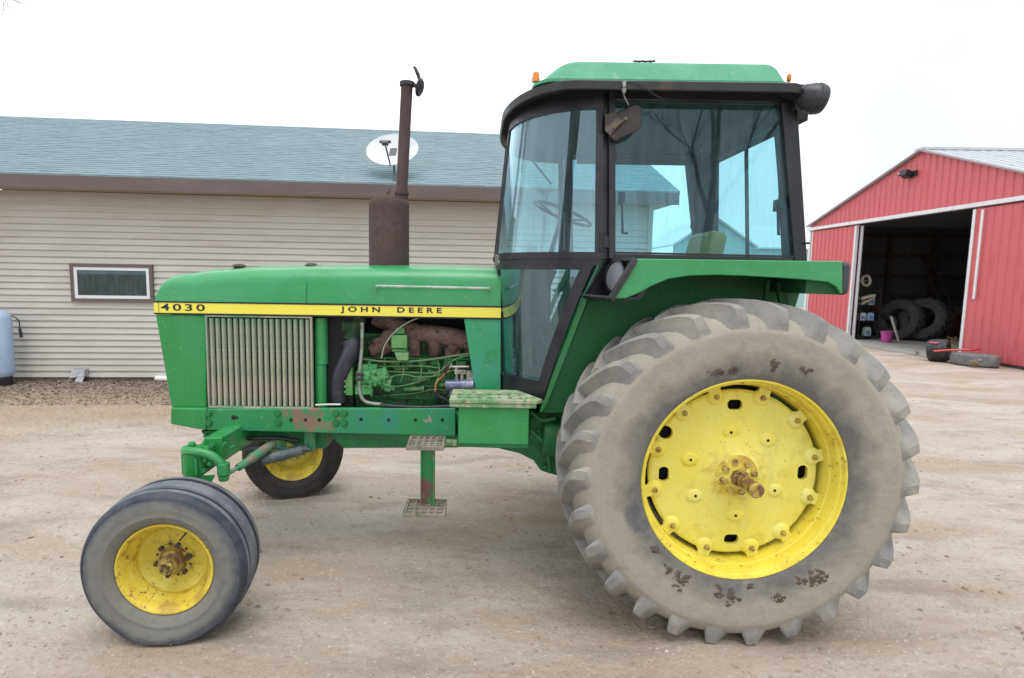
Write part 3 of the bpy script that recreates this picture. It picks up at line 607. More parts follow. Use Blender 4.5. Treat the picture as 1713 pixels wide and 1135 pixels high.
jug(rc.x+.1, 18.5, 1.147, .26, M_cream, 'cream jug on the top shelf of the barn rack')
jug(rc.x-.15, 18.5, 1.147, .2, M_clod, 'brown tub on the top shelf of the barn rack')
g = G(); cc = U(1449, 470, 18.5); g.lathe([(.13, -.02), (.19, -.03), (.19, .03), (.13, .02)], cc, (.3, -1, .1), 28, closed=True); g.cyl((cc.x, cc.y+.0, cc.z), (cc.x, YF-.13, cc.z+.05), .012, n=6)
tag(obj('hose_ring', g, mat('cream_hose', (.5, .45, .35), .6), None), 'pale ring shaped coil hung inside the left of the barn door', 'hose')
g = G(); cc = U(1450, 497, 18.4); g.obox(cc, (.22, 0, .06), (0, .1, 0), (-.01, 0, .03)); g.obox(cc+Vector((0, 0, -.12)), (.2, 0, .12), (0, .1, 0), (-.01, 0, .012))
tag(obj('folded_bracket', g, MATS['cream_hose'], None, .005), 'cream folded bracket above the shelf rack in the barn', 'bracket')
bc = U(1483, 566, 17.6)
g = G(); g.lathe([(.001, .04), (.13, .04), (.165, .36), (.175, .365), (.175, .38), (.155, .38), (.12, .06), (.001, .06)], (bc.x, 17.6, 0), (0, 0, 1), 32)
bk = thing('bucket', 'bright pink plastic bucket on the floor inside the barn door', 'bucket', (bc.x, 17.6, .04))
obj('pail', g, mat('pink_plastic', (.45, .06, .26), .5, layers=[(12, .5, .65, (.36, .06, .2))]), bk)
g = G(); g.tube([(bc.x-.17, 17.6, .36), (bc.x-.15, 17.52, .25), (bc.x, 17.43, .2), (bc.x+.15, 17.52, .25), (bc.x+.17, 17.6, .36)], .005, 6, 2); obj('handle', g, M_steel, bk)
g = G(); g.bar(U(1491, 530, 17.9), Vector((U(1504, 567, 17.6).x, 17.6, .06)), .06, .03)
tag(obj('board', g, mat('pale_board', (.55, .5, .42), .8), None), 'pale narrow board leaning beside the pink bucket', 'board')
# clutter bench behind
g = G()
tb = thing('workbench', 'dark cluttered workbench along the far wall of the barn', 'workbench', (15.6, 19.8, .035))
g.box(13.2, 18.2, 19.45, 20.1, .82, .88); obj('bench_top', g, M_wood, tb)
for a in (13.3, 14.9, 16.5, 18.1):
    g = G(); g.box(a-.04, a+.04, 19.5, 20.05, .036, .82); obj('leg', g, M_wood, tb)
for i, (x, s, kind, col, lab) in enumerate(((13.7, .24, 0, (.16, .06, .04), 'rust brown bin at the left end of the barn workbench'), (14.1, .16, 1, (.12, .12, .13), 'small grey can between the brown bin and the black box on the barn workbench'), (14.5, .3, 0, (.03, .03, .035), 'large black box on the barn workbench'),
        (15.1, .2, 1, (.2, .16, .1), 'tan can on the barn workbench right of the black box'), (15.7, .22, 0, (.14, .04, .03), 'dark red bin near the middle of the barn workbench'), (16.4, .26, 0, (.1, .11, .12), 'slate grey bin on the right half of the barn workbench'))):
    g = G()
    if kind: g.cyl((x, 19.7, .882), (x, 19.7, .882+s*1.2), s*.4, s*.36, 16); g.lathe([(s*.37, s*1.2), (s*.39, s*1.24), (s*.36, s*1.25), (.001, s*1.22)], (x, 19.7, .882), (0, 0, 1), 16)
    else: g.box(x-s/2, x+s/2, 19.55, 19.55+s, .882, .882+s*.8); g.box(x-s*.54, x+s*.54, 19.54, 19.56+s, .882+s*.8, .882+s*.88)
    tag(obj('paint_can' if kind else 'parts_bin', g, mat('clutter_%d' % i, col, .6), None, .004), lab, 'can' if kind else 'bin', 'bins and cans on the barn workbench')

for i, (px, Y, kind, col, lab) in enumerate(((1468, 20.2, 'drum', (.05, .06, .09), 'dark blue oil drum left of the workbench in the barn'), (1528, 20.0, 'crate', (.12, .08, .05), 'wooden crate under the workbench behind the old tyres'), (1590, 19.2, 'drum', (.09, .03, .025), 'rust red oil drum at the right side of the barn interior'), (1575, 20.3, 'crate', (.08, .07, .06), 'grey wooden crate beside the red drum'))):
    x = U(px, 540, Y).x; g = G()
    if kind == 'drum':
        g.lathe([(.001, 0), (.285, 0), (.29, .02), (.285, .04), (.285, .29), (.295, .30), (.285, .31), (.285, .58), (.295, .59), (.285, .60), (.285, .86), (.29, .88), (.28, .88), (.27, .865), (.001, .865)], (x, Y, .036), (0, 0, 1), 36)
        tag(obj('oil_drum', g, mat('drum_paint_%d' % i, col, .5, layers=[(9, .5, .65, (.08, .05, .04))]), None), lab, 'drum')
    else:
        for k in range(4): g.box(x-.3, x+.3, Y-.25, Y-.235, .05+k*.11, .14+k*.11); g.box(x-.3, x+.3, Y+.235, Y+.25, .05+k*.11, .14+k*.11); g.box(x-.3, x-.285, Y-.234, Y+.234, .05+k*.11, .14+k*.11); g.box(x+.285, x+.3, Y-.234, Y+.234, .05+k*.11, .14+k*.11)
        for a in (-.284, .244):
            for b in (-.234, .194): g.box(x+a, x+a+.04, Y+b, Y+b+.04, .036, .48)
        tag(obj('crate', g, mat('crate_wood_%d' % i, col, .9), None), lab, 'crate')
g = G(); la = U(1597, 520, 19.0); 
for dx in (0, .36): g.bar((la.x+dx, 18.9, .036), (la.x+dx+.1, 20.85, 2.9), .035, .07)
for k in range(9): t = (k+.6)/9.5; g.bar((la.x+.1*t, 18.9+1.95*t, .036+2.86*t), (la.x+.36+.1*t, 18.9+1.95*t, .036+2.86*t), .03, .03, (0, 1, 0))
tag(obj('ladder', g, M_wood, None), 'old wooden ladder leaning on the inside wall of the barn', 'ladder')
# ---- small red implement and flat tyre outside the barn
ic = U(1570, 590, 13.55)
imp = thing('hand_cart', 'small red cart lying on its fat black wheel before the barn door', 'cart', (ic.x, 13.55, 0))
R0 = .27
g = simple_tyre((ic.x, 13.55, R0), (.62, -.76, .12), R0, .40, n=40); o1 = obj('wheel', g, M_blk, imp)
g = G(); g.lathe([(.001, -.13), (.10, -.13), (.14, -.11), (.14, .11), (.10, .13), (.001, .13)], (ic.x, 13.55, R0), (.45, -.85, .12), 24); obj('rim', g, mat('black_rim', (.03, .03, .035), .4), o1)
M_redp = mat('red_enamel', (.55, .02, .03), .35, coat=.4)
g = G(); a = U(1562, 588, 13.35); g.tube([a, U(1590, 586, 13.2), U(1625, 586, 13.0), U(1640, 584, 13.0)], .022, 10); g.tube([U(1582, 575, 13.4), U(1583, 592, 13.3)], .02, 10); obj('frame', g, M_redp, imp)
g = G(); g.obox(U(1566, 573, 13.5), (.10, .03, .012), (-.03, .08, 0), (0, 0, .015)); obj('fender', g, mat('pink_red_enamel', (.6, .12, .2), .4), imp, .006)
fc = U(1634, 600, 12.9)
tag(obj('flat_tyre', simple_tyre((fc.x, 12.95, .14), (.03, .02, 1), .44, .27, n=44), mat('grey_tyre', (.13, .135, .14), .9, layers=[(8, .45, .62, (.2, .2, .2))], bump=(40, .003)), None), 'worn grey tyre lying flat on the dirt beside the barn wall', 'tyre')
def weed(px, py, Y, h, lab, seed, nst=6):
    r = random.Random(seed); b = U(px, py, Y); b.z = .0; g = G(); 
    for i in range(nst):
        a = r.uniform(0, 2*PI); l = h*r.uniform(.5, 1); tip = b+Vector((math.cos(a)*l*.45, math.sin(a)*l*.25, l)); mid = b*.5+tip*.5+Vector((math.cos(a)*.04, 0, 0)); g.tube([b, mid, tip], [.006, .004, .002], 5)
        for k in range(7):
            t = r.uniform(.3, 1); p = b*(1-t)+tip*t; c_ = r.uniform(0, 2*PI); ll = r.uniform(.04, .1); d = Vector((math.cos(c_), math.sin(c_), r.uniform(-.1, .7))).normalized(); s = d.cross(Vector((0, 0, 1))).normalized()*ll*.25
            g.add([p, p+d*ll*.5+s, p+d*ll, p+d*ll*.5-s], [(0, 1, 2, 3)])
    return tag(obj('dry_weed', g, mat('dry_weed', (.36, .27, .14), .9, layers=[(9, .5, .62, (.24, .2, .08))]), None, smooth=None, recalc=False), lab, 'weed', 'dry weeds by the barn door')
weed(1592, 578, 13.8, .62, 'tallest dry weed behind the red cart by the barn door', 1, 9)
weed(1575, 578, 14.0, .36, 'short dry weed just behind the black cart wheel', 2, 6)
weed(1632, 606, 12.5, .22, 'low dry weed against the grey flat tyre', 3, 8)
weed(1538, 576, 14.6, .2, 'tiny dry weed sprig at the concrete edge left of the cart', 4, 3)

# ================================================================== DISTANT PALE SHED
ps = thing('pale_shed', 'distant white roofed pale teal shed seen through the cab rear window', 'shed', (22, 44, 0))
Yd = 42.0
A = U(1127, 425, Yd); Bp = U(1192, 366, Yd+.0); C_ = U(1258, 402, Yd-2)
g = G(); x0, x1 = A.x, C_.x+1; ze = 4.4; zp = Bp.z; xm = (x0+x1)/2; back = 10
sx = Vector((1, -.12, 0)).normalized()
g.poly3([(x0, Yd, 0), (x1, Yd, 0), (x1, Yd, ze), (xm, Yd, zp-.1), (x0, Yd, ze)], [(x0, Yd+.2, 0), (x1, Yd+.2, 0), (x1, Yd+.2, ze), (xm, Yd+.2, zp-.1), (x0, Yd+.2, ze)])
g.box(x1-.0, x1+20, Yd+1.5, Yd+1.7, 0, ze)
obj('wall', g, mat('pale_teal_steel', (.30, .45, .46), .6, layers=[(1, .4, .7, (.35, .5, .52), (6, 1, .2))]), ps)
g = G()
g.poly3([(x0-.3, Yd-.3, ze-.1), (xm, Yd-.3, zp), (xm, Yd-.3, zp+.12), (x0-.3, Yd-.3, ze+.02)], [(x0-.3, Yd+8, ze-.1), (xm, Yd+8, zp), (xm, Yd+8, zp+.12), (x0-.3, Yd+8, ze+.02)])
g.poly3([(x1+.3, Yd-.3, ze-.1), (xm, Yd-.3, zp), (xm, Yd-.3, zp+.12), (x1+.3, Yd-.3, ze+.02)], [(x1+.3, Yd+8, ze-.1), (xm, Yd+8, zp), (xm, Yd+8, zp+.12), (x1+.3, Yd+8, ze+.02)])
g.poly3([(x1+.31, Yd+1.3, ze-.1), (x1+.31, Yd+7, zp+.1), (x1+.31, Yd+7, zp+.2), (x1+.31, Yd+1.3, ze+.02)], [(x1+20, Yd+1.3, ze-.1), (x1+20, Yd+7, zp+.1), (x1+20, Yd+7, zp+.2), (x1+20, Yd+1.3, ze+.02)])
obj('roof', g, mat('pale_roof_far', (.6, .62, .64), .6), ps)

# ================================================================== BARE TREES (left of and behind the camera; mirrored in the cab glass)
M_bark = mat('grey_bark', (.17, .145, .125), .95, layers=[(6, .45, .6, (.09, .075, .065), (3, 3, .5)), (14, .5, .65, (.27, .24, .21), (3, 3, .5))], bump=(12, .05), stretch=(3, 3, .6))
def bare_tree(loc, h, r0, seed, label, depth=5, lean=(0, 0)):
    r = random.Random(seed); t = thing('bare_tree', label, 'tree', loc, 'leafless trees beside the yard'); gt = G(); gc = G()
    def grow(p, d, l, rad, lev):
        n = 4; pts = [p]; q = p; dd = d
        for i in range(n):
            dd = (dd+Vector((r.uniform(-1, 1), r.uniform(-1, 1), r.uniform(-.3, .5)))*.13).normalized(); q = q+dd*l/n; pts.append(q)
        (gt if lev == 0 else gc).tube(pts, [rad, rad*.62], 12 if lev < 2 else (6 if lev < 3 else 3), caps=False)
        if lev >= depth: return
        k = 3 if lev < 3 else 3
        for i in range(k+(1 if lev == 0 else 0)):
            idx = r.choice([2, 3, 4, 4]) if lev else r.choice([3, 4, 4])
            s = Vector((r.uniform(-1, 1), r.uniform(-1, 1), r.uniform(-.1, .9))).normalized()
            nd = (dd*.8+s*.85).normalized()
            grow(pts[idx], nd, l*r.uniform(.6, .82), rad*r.uniform(.42, .6), lev+1)
    grow(Vector(loc)-Vector((0, 0, .2)), Vector((lean[0], lean[1], 1)).normalized(), h*.36, r0, 0)
    obj('trunk', gt, M_bark, t, smooth=60, recalc=False); obj('crown', gc, M_bark, t, smooth=60, recalc=False)
    return t
bare_tree((-2.6, -1.7, 0), 13, .92, 4, 'big leafless tree with a thick grey trunk, mirrored in the curved cab door glass')
lt = bare_tree((-9.6, 7.2, 0), 10, .2, 31, 'slim leafless tree whose fine twig tips show in the upper left corner', 4)
r = random.Random(12); g = G()
root = U(-330, -160, 7.4)
for (px, py) in ((18, 8), (30, 22), (42, 9), (12, 30), (52, 12), (34, 4), (6, 18)):
    tip = U(px, py, 7.4+r.uniform(-.3, .3)); mid = root*.45+tip*.55+Vector((r.uniform(-.1, .1), 0, r.uniform(-.15, .15)))
    g.tube([root, mid, tip], [.012, .0016], 5, 1)
    for k in range(6):
        t = r.uniform(.6, 1); p = mid*(1-t)+tip*t; g.tube([p, p+Vector((r.uniform(-.12, .16), r.uniform(-.1, .1), r.uniform(-.16, .06)))], [.002, .0012], 4)
g.tube([Vector((-9.6, 7.2, 4.0)), Vector((-9.4, 7.3, 6.0)), root], [.07, .012], 8, 1)
obj('twigs', g, M_bark, lt, recalc=False)
bare_tree((11, -22, 0), 19, .26, 8, 'leafless spreading tree behind the viewer, mirrored in the side glass', 6)
bare_tree((21, -17.0, 0), 18, .24, 15, 'thinner leafless tree furthest right behind the viewer, mirrored in the side glass', 6)
#TRACTOR
# ================================================================== TRACTOR
YC = 3.75                                # centre plane of the tractor
T = thing('tractor', 'large green farm tractor with a glazed cab and yellow wheels on the dirt yard', 'tractor', (0.1, YC, 0))
YH, YH2 = 3.42, 4.08                     # hood side planes
def mirror(g2): 
    q = G(); q.v = [(p[0], 2*YC-p[1], p[2]) for p in g2.v]; q.f = list(g2.f); return q

# ---------- hood
top = [(257, 503, 505), (259, 493, 505), (262, 483, 505), (267, 473, 505), (275, 465.5, 505), (286, 461.5, 506), (315, 457, 507), (345, 453.2, 507), (420, 449, 509), (500, 447.5, 510), (620, 447, 512), (720, 447.5, 513), (800, 449, 514), (838, 450, 515)]
rings = []
for i, (px, pt, pb) in enumerate(top):
    x, zt0 = P(px, pt, YH+.05); _, zb0 = P(px, pb, YH); zb0 = 1.645
    zt0 = max(zt0, zb0+.012); x = P(px, 480, YH)[0]
    h = zt0-zb0; rr = min(.105, h*(.45 if i < 6 else .62 if i < 8 else .7)); inset = .016*min(1, h/.2)
    pts = [(YH, zb0)]
    for k in range(7):
        a = PI/2*k/6; pts.append((YH+inset+rr*(1-math.cos(a)), zt0-rr*.9+rr*.9*math.sin(a)-.0))
    pts.append((YC-.12, zt0+.014*min(1, h/.2)))
    full = pts+[(2*YC-y, z) for y, z in pts[::-1]]
    bow = .04 if i < 6 else 0
    rings.append([Vector((x-bow*(1-((y-YC)/.33)**2)*(1-i/6), y, z)) for y, z in full])
g = G(); g.loft(rings)
hood = obj('hood', g, M_green_hood, T, smooth=40)
# caps, handrail
for px, nm, rr, hh in ((400, 'radiator_cap', .046, .006), (521, 'filler_cap', .044, .012)):
    c = U(px, 446, 3.65); g = G(); g.lathe([(.001, hh+.012), (rr*.6, hh+.010), (rr*.92, hh), (rr, hh*.6), (rr, 0), (rr*.7, 0), (rr*.7, -.06)], (c.x, 3.65, c.z-.002), (0, 0, 1), 24)
    obj(nm, g, M_rust if px == 400 else M_black, T)
a, b = U(630, 479, YH-.035), U(818, 483, YH-.035)
g = G(); g.tube([a, b], .008, 10); g.tube([a, a+Vector((0, .05, -.004)), a+Vector((0, .055, -.03))], .008, 8); g.tube([b, b+Vector((0, .05, -.004)), b+Vector((0, .055, -.03))], .008, 8)
obj('hood_handrail', g, mat('pale_green_rail', (.25, .42, .28), .5, layers=[(12, .5, .6, (.45, .45, .4))]), T)
for px in (276, 512):
    g = G(); x = P(px, 480, YH)[0]
    zt9 = P(px, {276: 466, 512: 447.6}[px], YH+.05)[1]
    pth = [Vector((x, YH-.0012, zb_h)) for zb_h in (1.655,)]
    if px == 512: g.tube([Vector((x, YH+.0, 1.65)), Vector((x, YH+.006, 1.72)), Vector((x, YH+.014, zt9-.095)), Vector((x, YH+.045, zt9-.03)), Vector((x, YH+.115, zt9-.0005)), Vector((x, YC, zt9+.022))], .0018, 6); obj('hood_seam', g, M_green_dk, hood)

# ---------- yellow band with lettering
zA0, zA1 = P(258, 506, YH)[1], P(838, 515, YH)[1]; zB0, zB1 = P(258, 523.5, YH)[1], P(838, 532, YH)[1]
zt_s = (zA0+zA1)/2; zb_s = (zB0+zB1)/2
xs0, xs1 = P(258, 515, YH)[0], P(838, 523, YH)[0]
for yy, s in ((YH-.006, 1), (YH2+.006, -1)):
    g = G(); g.box(xs0+.002, xs1, yy, yy+.006*s, zb_s, zt_s); st = obj('hood_band', g, M_yel_strip, T, .0015)
    g = G(); g.box(xs0-.0, xs1, yy-.002*s, yy+.02*s, zt_s, zt_s+.009); g.box(xs0+.002, xs1, yy-.002*s, yy+.02*s, zb_s-.008, zb_s); obj('band_edge', g, M_black, st)
    if s == 1:
        x0, z0 = P(269, 521, YH-.006); x1, _ = P(343, 521, YH-.006)
        text_mesh('4030', M_ink, st, (x0, YH-.0063, zb_s+.014), x1-x0, .041, 'lettering', 1.3, .016)
        x0, _ = P(570, 527, YH-.006); x1, _ = P(739, 527, YH-.006)
        text_mesh('JOHN  DEERE', M_ink, st, (x0, YH-.0063, zb_s+.013), x1-x0, .042, 'lettering', 1.6, .026)
        g = G(); xx = P(266.5, 515, YH)[0]; g.box(xx-.0015, xx+.0015, yy-.001, yy+.001, zb_s, zt_s); obj('band_joint', g, M_ink, st)
# front bow of the band round the nose
# ---------- hood lower sides / nose
def pp(lst, Y): return [P(x, y, Y) for x, y in lst]
ztop_n = zb_s-.008
nose = pp([(259, 524), (345, 526), (345, 683), (286, 683)], YH); nose = [(nose[0][0], ztop_n), (nose[1][0], ztop_n), nose[2], nose[3]]
g = G(); g.prism(nose, YH, YH2); obj('nose_panel', g, M_green, T, .012, seg=3)
g = G(); g.prism([(xs0-.0, zb_s-.01), (xs0+.1, zb_s-.01), (xs0+.1, zt_s-.001), (xs0+.0, zt_s-.001)], YH-.0055, YH2+.0055); obj('nose_cap', g, M_yel_strip, T, .004)
ft = pp([(285, 683), (345, 684), (345, 720), (327, 718), (306, 714), (285, 710)], YH-.03); g = G(); g.prism(ft, YH-.03, YH2+.03); obj('front_casting', g, M_green, T, .008)
# rail
ra = pp([(346, 684.5), (762, 683.5), (762, 730), (346, 720)], YH-.025)
g = G(); g.prism(ra, YH-.025, YH+.02); rail = obj('side_rail', g, M_rail, T, .006)
g2 = mirror(g); obj('side_rail', g2, M_rail, T, .006)
def disc(g, px, py, Y, r, d=.004, n=16): c = U(px, py, Y); g.cyl((c.x, Y+.004, c.z), (c.x, Y-d, c.z), r, r*.9, n)
for px, py in ((391, 699), (487, 703), (511, 703), (534, 703), (604, 702), (650, 703), (695, 703), (740, 703)):
    g = G(); disc(g, px, py, YH-.025, .0125 if px not in (391,) else .017, .0008)
    if px == 391: disc(g, 397, 699, YH-.025, .009, .0012)
    obj('rail_hole', g, M_dark, rail)
for cl in ([(350, 692), (350, 708)], [(465, 692), (465, 708)], [(562, 692), (576, 692), (562, 708), (576, 708)]):
    for px, py in cl:
        g = G(); disc(g, px, py, YH-.025, .024, .005, 20); disc(g, px, py, YH-.030, .016, .011, 6); obj('rail_bolt', g, M_green_dk, rail, .001)
# ---------- grille (side screen)
gx0, gx1 = P(345, 600, YH)[0], P(523, 600, YH)[0]; gz1 = ztop_n-.002; gz0 = P(430, 684, YH)[1]+.002
gr = G(); N = 17; pit = (gx1-gx0-.03)/N
g = G()
fw = .010
g.box(gx0+.004, gx0+.004+fw, YH-.008, YH+.02, gz0, gz1); g.box(gx1-fw, gx1, YH-.008, YH+.02, gz0, gz1); g.box(gx0+.004+fw, gx1-fw, YH-.008, YH+.02, gz0, gz0+fw); g.box(gx0+.004+fw, gx1-fw, YH-.006, YH+.02, gz1-fw, gz1)
grf = obj('side_grille', g, M_slat, T, .002)
for k in range(N):
    x = gx0+.022+pit*k; zA, zB = gz0+.012, gz1-.018; g = G()
    sec = [(0, .016), (pit*.08, .003), (pit*.24, -.005), (pit*.54, -.005), (pit*.68, .003), (pit*.74, .016)]
    g.poly3([(x+a, YH+b, zA) for a, b in sec], [(x+a, YH+b, zB) for a, b in sec]); obj('slat', g, M_slat, grf, smooth=50)
g = G(); g.box(gx0+.01, gx1-.01, YH+.021, YH2-.021, gz0, gz1); obj('radiator_core', g, M_dark, T)
# green post behind the grille
g = G(); px0, px1 = P(526, 600, YH+.03)[0], P(542, 600, YH+.03)[0]
g.tube([(px0+.03, YH+.06, gz0+.0), (px0+.03, YH+.06, gz0+.27)], .036, 16); g.tube([(px0+.035, YH+.06, gz0+.271), (px0+.035, YH+.06, gz1-.01)], .040, 16); g.box(px0+.0, px0+.055, YH+.07, YH+.2, gz0, gz1-.01)
for k in range(4): disc(g, 545, 545+k*17, YH+.05, .008, .01, 8)
obj('shroud_post', g, M_green, T, .002)
# cowl panel behind the engine
cw = pp([(776, 532), (838, 533), (838, 656), (795, 656)], YH); cw = [(cw[0][0], ztop_n), (cw[1][0], ztop_n), cw[2], cw[3]]
M_cowl = mat('green_cowl_faded', (.03, .30, .13), .45, layers=[(3, .46, .66, (.05, .30, .22)), (7, .55, .7, (.02, .22, .06)), (40, .64, .7, (.2, .3, .2)), (9, .66, .72, (.22, .15, .10))], rvar=.1, bump=(8, .003))
g = G(); g.prism(cw, YH, YH+.03); obj('cowl_panel', g, M_cowl, T, .006)
g = G(); g.prism(cw, YH2-.03, YH2); obj('cowl_panel', g, M_cowl, T, .006)

# ---------- engine
YE = 3.57
M_eng = mat('engine_green_grimy', (.012, .12, .03), .55, layers=[(5, .42, .62, (.03, .20, .06)), (9, .5, .64, (.012, .025, .012)), (22, .58, .68, (.16, .2, .1))], rvar=.12, bump=(18, .008))
ebx = lambda a, b: (P(a, 600, YE)[0], P(b, 600, YE)[0])
zz = lambda py, Y=YE: P(650, py, Y)[1]
e0, e1 = ebx(585, 800)
g = G(); g.box(e0, e1+.05, YE+.03, 3.97, zz(690), zz(600)); g.box(e0+.02, e1, YE+.0, YE+.03, zz(668), zz(622)); g.box(e0+.05, e1+.05, YE+.06, 3.91, zz(600)+.0, zz(560))
for k in range(5):
    xx = e0+.1+k*.13; g.box(xx, xx+.016, YE-.006, YE+.0, zz(665), zz(625))
eng = obj('engine_block', g, M_eng, T, .008)
g = G(); g.box(e0, e1+.08, YE+.05, YE+.09, zz(694), zz(670)); g.box(e0+.0, e1+.1, YE-.08, YE+.06, zz(689), zz(682)); obj('engine_skirt', g, M_eng, T, .004)
g = G()
for px in (632, 668, 705, 742, 770): disc(g, px, 672, YE-.0, .009, .012, 8)
for px, py in ((612, 612), (700, 640), (720, 650), (755, 608), (682, 645)): disc(g, px, py, YE-.003, .012, .012, 6)
obj('engine_bolts', g, M_dirtysteel, eng)
M_fil0 = mat('mid_green_fitting', (.05, .24, .07), .5, layers=[(20, .5, .62, (.22, .26, .12))])
# exhaust manifold : log with port legs
Ym = YE-.01
g = G()
pts = [U(622, 588, Ym), U(640, 578, Ym), U(652, 560, Ym), U(700, 556, Ym), U(745, 562, Ym), U(800, 574, Ym)]
g.tube(pts, [.04, .06, .086, .082, .074, .064], 16, 1)
g.tube([U(628, 590, Ym+.03), U(655, 572, Ym)], [.045, .055], 12); g.tube([U(640, 545, Ym), U(645, 528, Ym+.03)], .075, 14)
g.tube([U(650, 530, Ym), U(668, 548, Ym), U(700, 552, Ym)], [.06, .05, .04], 12, 1)
for px in (632, 688, 724, 755, 784):
    g.tube([U(px, 565, Ym), U(px+5, 578, Ym), U(px+2, 592, Ym+.05)], [.046, .040, .042], 12, 1)
for px in (632, 690, 757): c = U(px, 588, Ym+.01); g.obox(c, (.045, 0, 0), (0, .02, 0), (0, 0, .026))
obj('exhaust_manifold', g, M_manifold, T, smooth=60)
g = G()
for px in (735, 765):
    c = U(px+4, 575, Ym-.055); g.obox(c+Vector((0, .035, 0)), (.016, 0, 0), (0, .01, 0), (0, 0, .03)); 
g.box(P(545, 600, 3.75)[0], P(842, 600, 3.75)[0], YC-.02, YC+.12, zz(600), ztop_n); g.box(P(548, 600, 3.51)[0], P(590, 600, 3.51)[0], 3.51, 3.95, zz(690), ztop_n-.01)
obj('engine_shade_blocks', g, M_dark, T)  # dark blocks added as the shaded pockets between ports and behind the engine
g = G(); r = random.Random(33)
for k in range(9):
    px = 596+k*22; py = 606+r.uniform(-3, 3); c = U(px, py, YE-.005); g.obox(c, (.022+r.random()*.015, 0, 0), (0, .02, 0), (0, 0, .012+r.random()*.012))
g.box(e0+.02, e1, YE-.03, YE+.02, zz(600), zz(597)); g.box(e0+.04, e1-.05, YE-.022, YE+.0, zz(646), zz(643))
obj('head_gasket_ledge', g, M_eng, eng, .002)
for px, py, l in ((660, 618, 20), (690, 636, 26), (716, 622, 14), (676, 652, 30), (735, 645, 12)):
    g = G(); a_, b_ = U(px, py, YE-.03), U(px+l, py+r.uniform(-3, 3), YE-.03); g.tube([a_, b_], .014, 10); g.tube([b_, b_+Vector((.012, 0, 0))], .02, 6); obj('engine_fitting', g, M_fil0, eng)
for k in range(5):
    px = 640+k*30; g = G(); g.tube([U(px, 640-k, YE-.1), U(px+6, 625, YE-.1), U(px+3, 600, YE-.06)], .0035, 6, 1); obj('injector_line', g, M_fil0, eng)
# fuel filter bracket
g = G(); c = U(669, 585, YE-.09); g.box(c.x-.048, c.x+.048, YE-.13, YE-.05, zz(582, 3.48), zz(560, 3.48)); g.box(c.x-.045, c.x+.045, YE-.12, YE-.05, zz(588, 3.48), zz(583, 3.48)); g.box(c.x-.025, c.x+.03, YE-.11, YE-.06, zz(559, 3.48), zz(548, 3.48))
M_fil = mat('light_green_metal', (.07, .27, .07), .55, layers=[(9, .45, .6, (.13, .30, .10)), (20, .6, .68, (.05, .12, .03))])
obj('fuel_filter', g, M_fil, T, .006)
g = G(); a = [P(659, 590, 3.45), P(683, 590, 3.45), P(683, 604, 3.45), P(665, 604, 3.45)]; g.prism(a, 3.45, 3.51); obj('filter_bowl', g, mat('pale_green_metal', (.18, .36, .16), .5, layers=[(14, .5, .65, (.15, .3, .1))]), T, .006)
# injection pump
Yp = YE-.09
g = G()
c = U(628, 632, Yp); g.ball(c, .062, .06, .062, 18, 12); g.cyl(c+Vector((-.11, 0, 0)), c+Vector((.07, 0, 0)), .05, .058, 20)
c2 = U(592, 630, Yp); 
g.cyl(U(640, 640, Yp), U(655, 642, Yp), .045, .04, 18); g.obox(U(618, 615, Yp), (.05, 0, 0), (0, .03, 0), (0, 0, .02)); g.cyl(U(617, 613, Yp), U(617, 603, Yp), .012, .01, 8)
g.obox(U(640, 625, Yp-.04), (.03, 0, .01), (0, .02, 0), (-.01, 0, .03)); g.obox(U(610, 650, Yp), (.05, 0, 0), (0, .04, 0), (0, 0, .03)); g.cyl(U(622, 650, Yp-.02), U(621, 663, Yp-.02), .012, .008, 8)
for k in range(8):
    a = k*PI/4; q = U(628, 632, Yp-.06); g.cyl(q+Vector((math.cos(a)*.042, .01, math.sin(a)*.042)), q+Vector((math.cos(a)*.042, -.012, math.sin(a)*.042)), .009, .008, 8)
g.obox(U(652, 650, Yp-.03), (.03, 0, .004), (0, .012, 0), (0, 0, .012)); g.tube([U(640, 642, Yp-.05), U(655, 648, Yp-.05), U(650, 655, Yp-.05)], .007, 6)
obj('injection_pump', g, mat('pump_green', (.04, .26, .08), .5, layers=[(14, .45, .6, (.12, .34, .12)), (30, .55, .62, (.03, .07, .02))], bump=(60, .004)), T, smooth=45)
g = G(); g.box(P(579, 600, Yp)[0], P(591, 600, Yp)[0], Yp-.03, Yp+.05, zz(661, Yp), zz(614, Yp))
for k in range(5): zq = zz(657-k*9, Yp); g.box(P(577, 600, Yp)[0], P(582, 600, Yp)[0], Yp-.04, Yp-.0301, zq, zq+.012)
obj('alternator_bracket', g, M_fil, T, .003)
# lines
M_line = mat('green_line', (.05, .19, .05), .5, layers=[(20, .5, .62, (.16, .2, .1))])
def line(name, pts, r, m, Y): g = G(); g.tube([U(*p, Y) if len(p) == 2 else U(*p) for p in pts], r, 8, 2); return obj(name, g, m, T, smooth=60)
line('fuel_line', [(640, 635), (675, 625), (700, 633), (740, 628), (775, 612)], .005, M_line, YE-.10)
line('fuel_line', [(640, 645), (660, 649), (700, 640), (730, 628), (760, 600), (790, 594)], .005, M_line, YE-.09)
line('fuel_line', [(600, 600), (640, 606), (700, 605), (745, 598), (800, 590)], .0065, mat('tan_line', (.13, .2, .09), .5), YE-.08)
line('fuel_line', [(598, 612), (650, 614), (700, 612), (735, 616)], .006, M_line, YE-.07)
line('fuel_line', [(605, 622), (650, 622), (700, 624), (735, 626), (745, 612)], .006, M_line, YE-.07)
line('fuel_line', [(640, 662), (690, 660), (730, 650), (748, 655)], .005, M_line, YE-.03)
line('throttle_cable', [(638, 600), (642, 580), (655, 560), (680, 540), (700, 532)], .005, mat('pale_cable', (.26, .28, .2), .5), YH+.02)
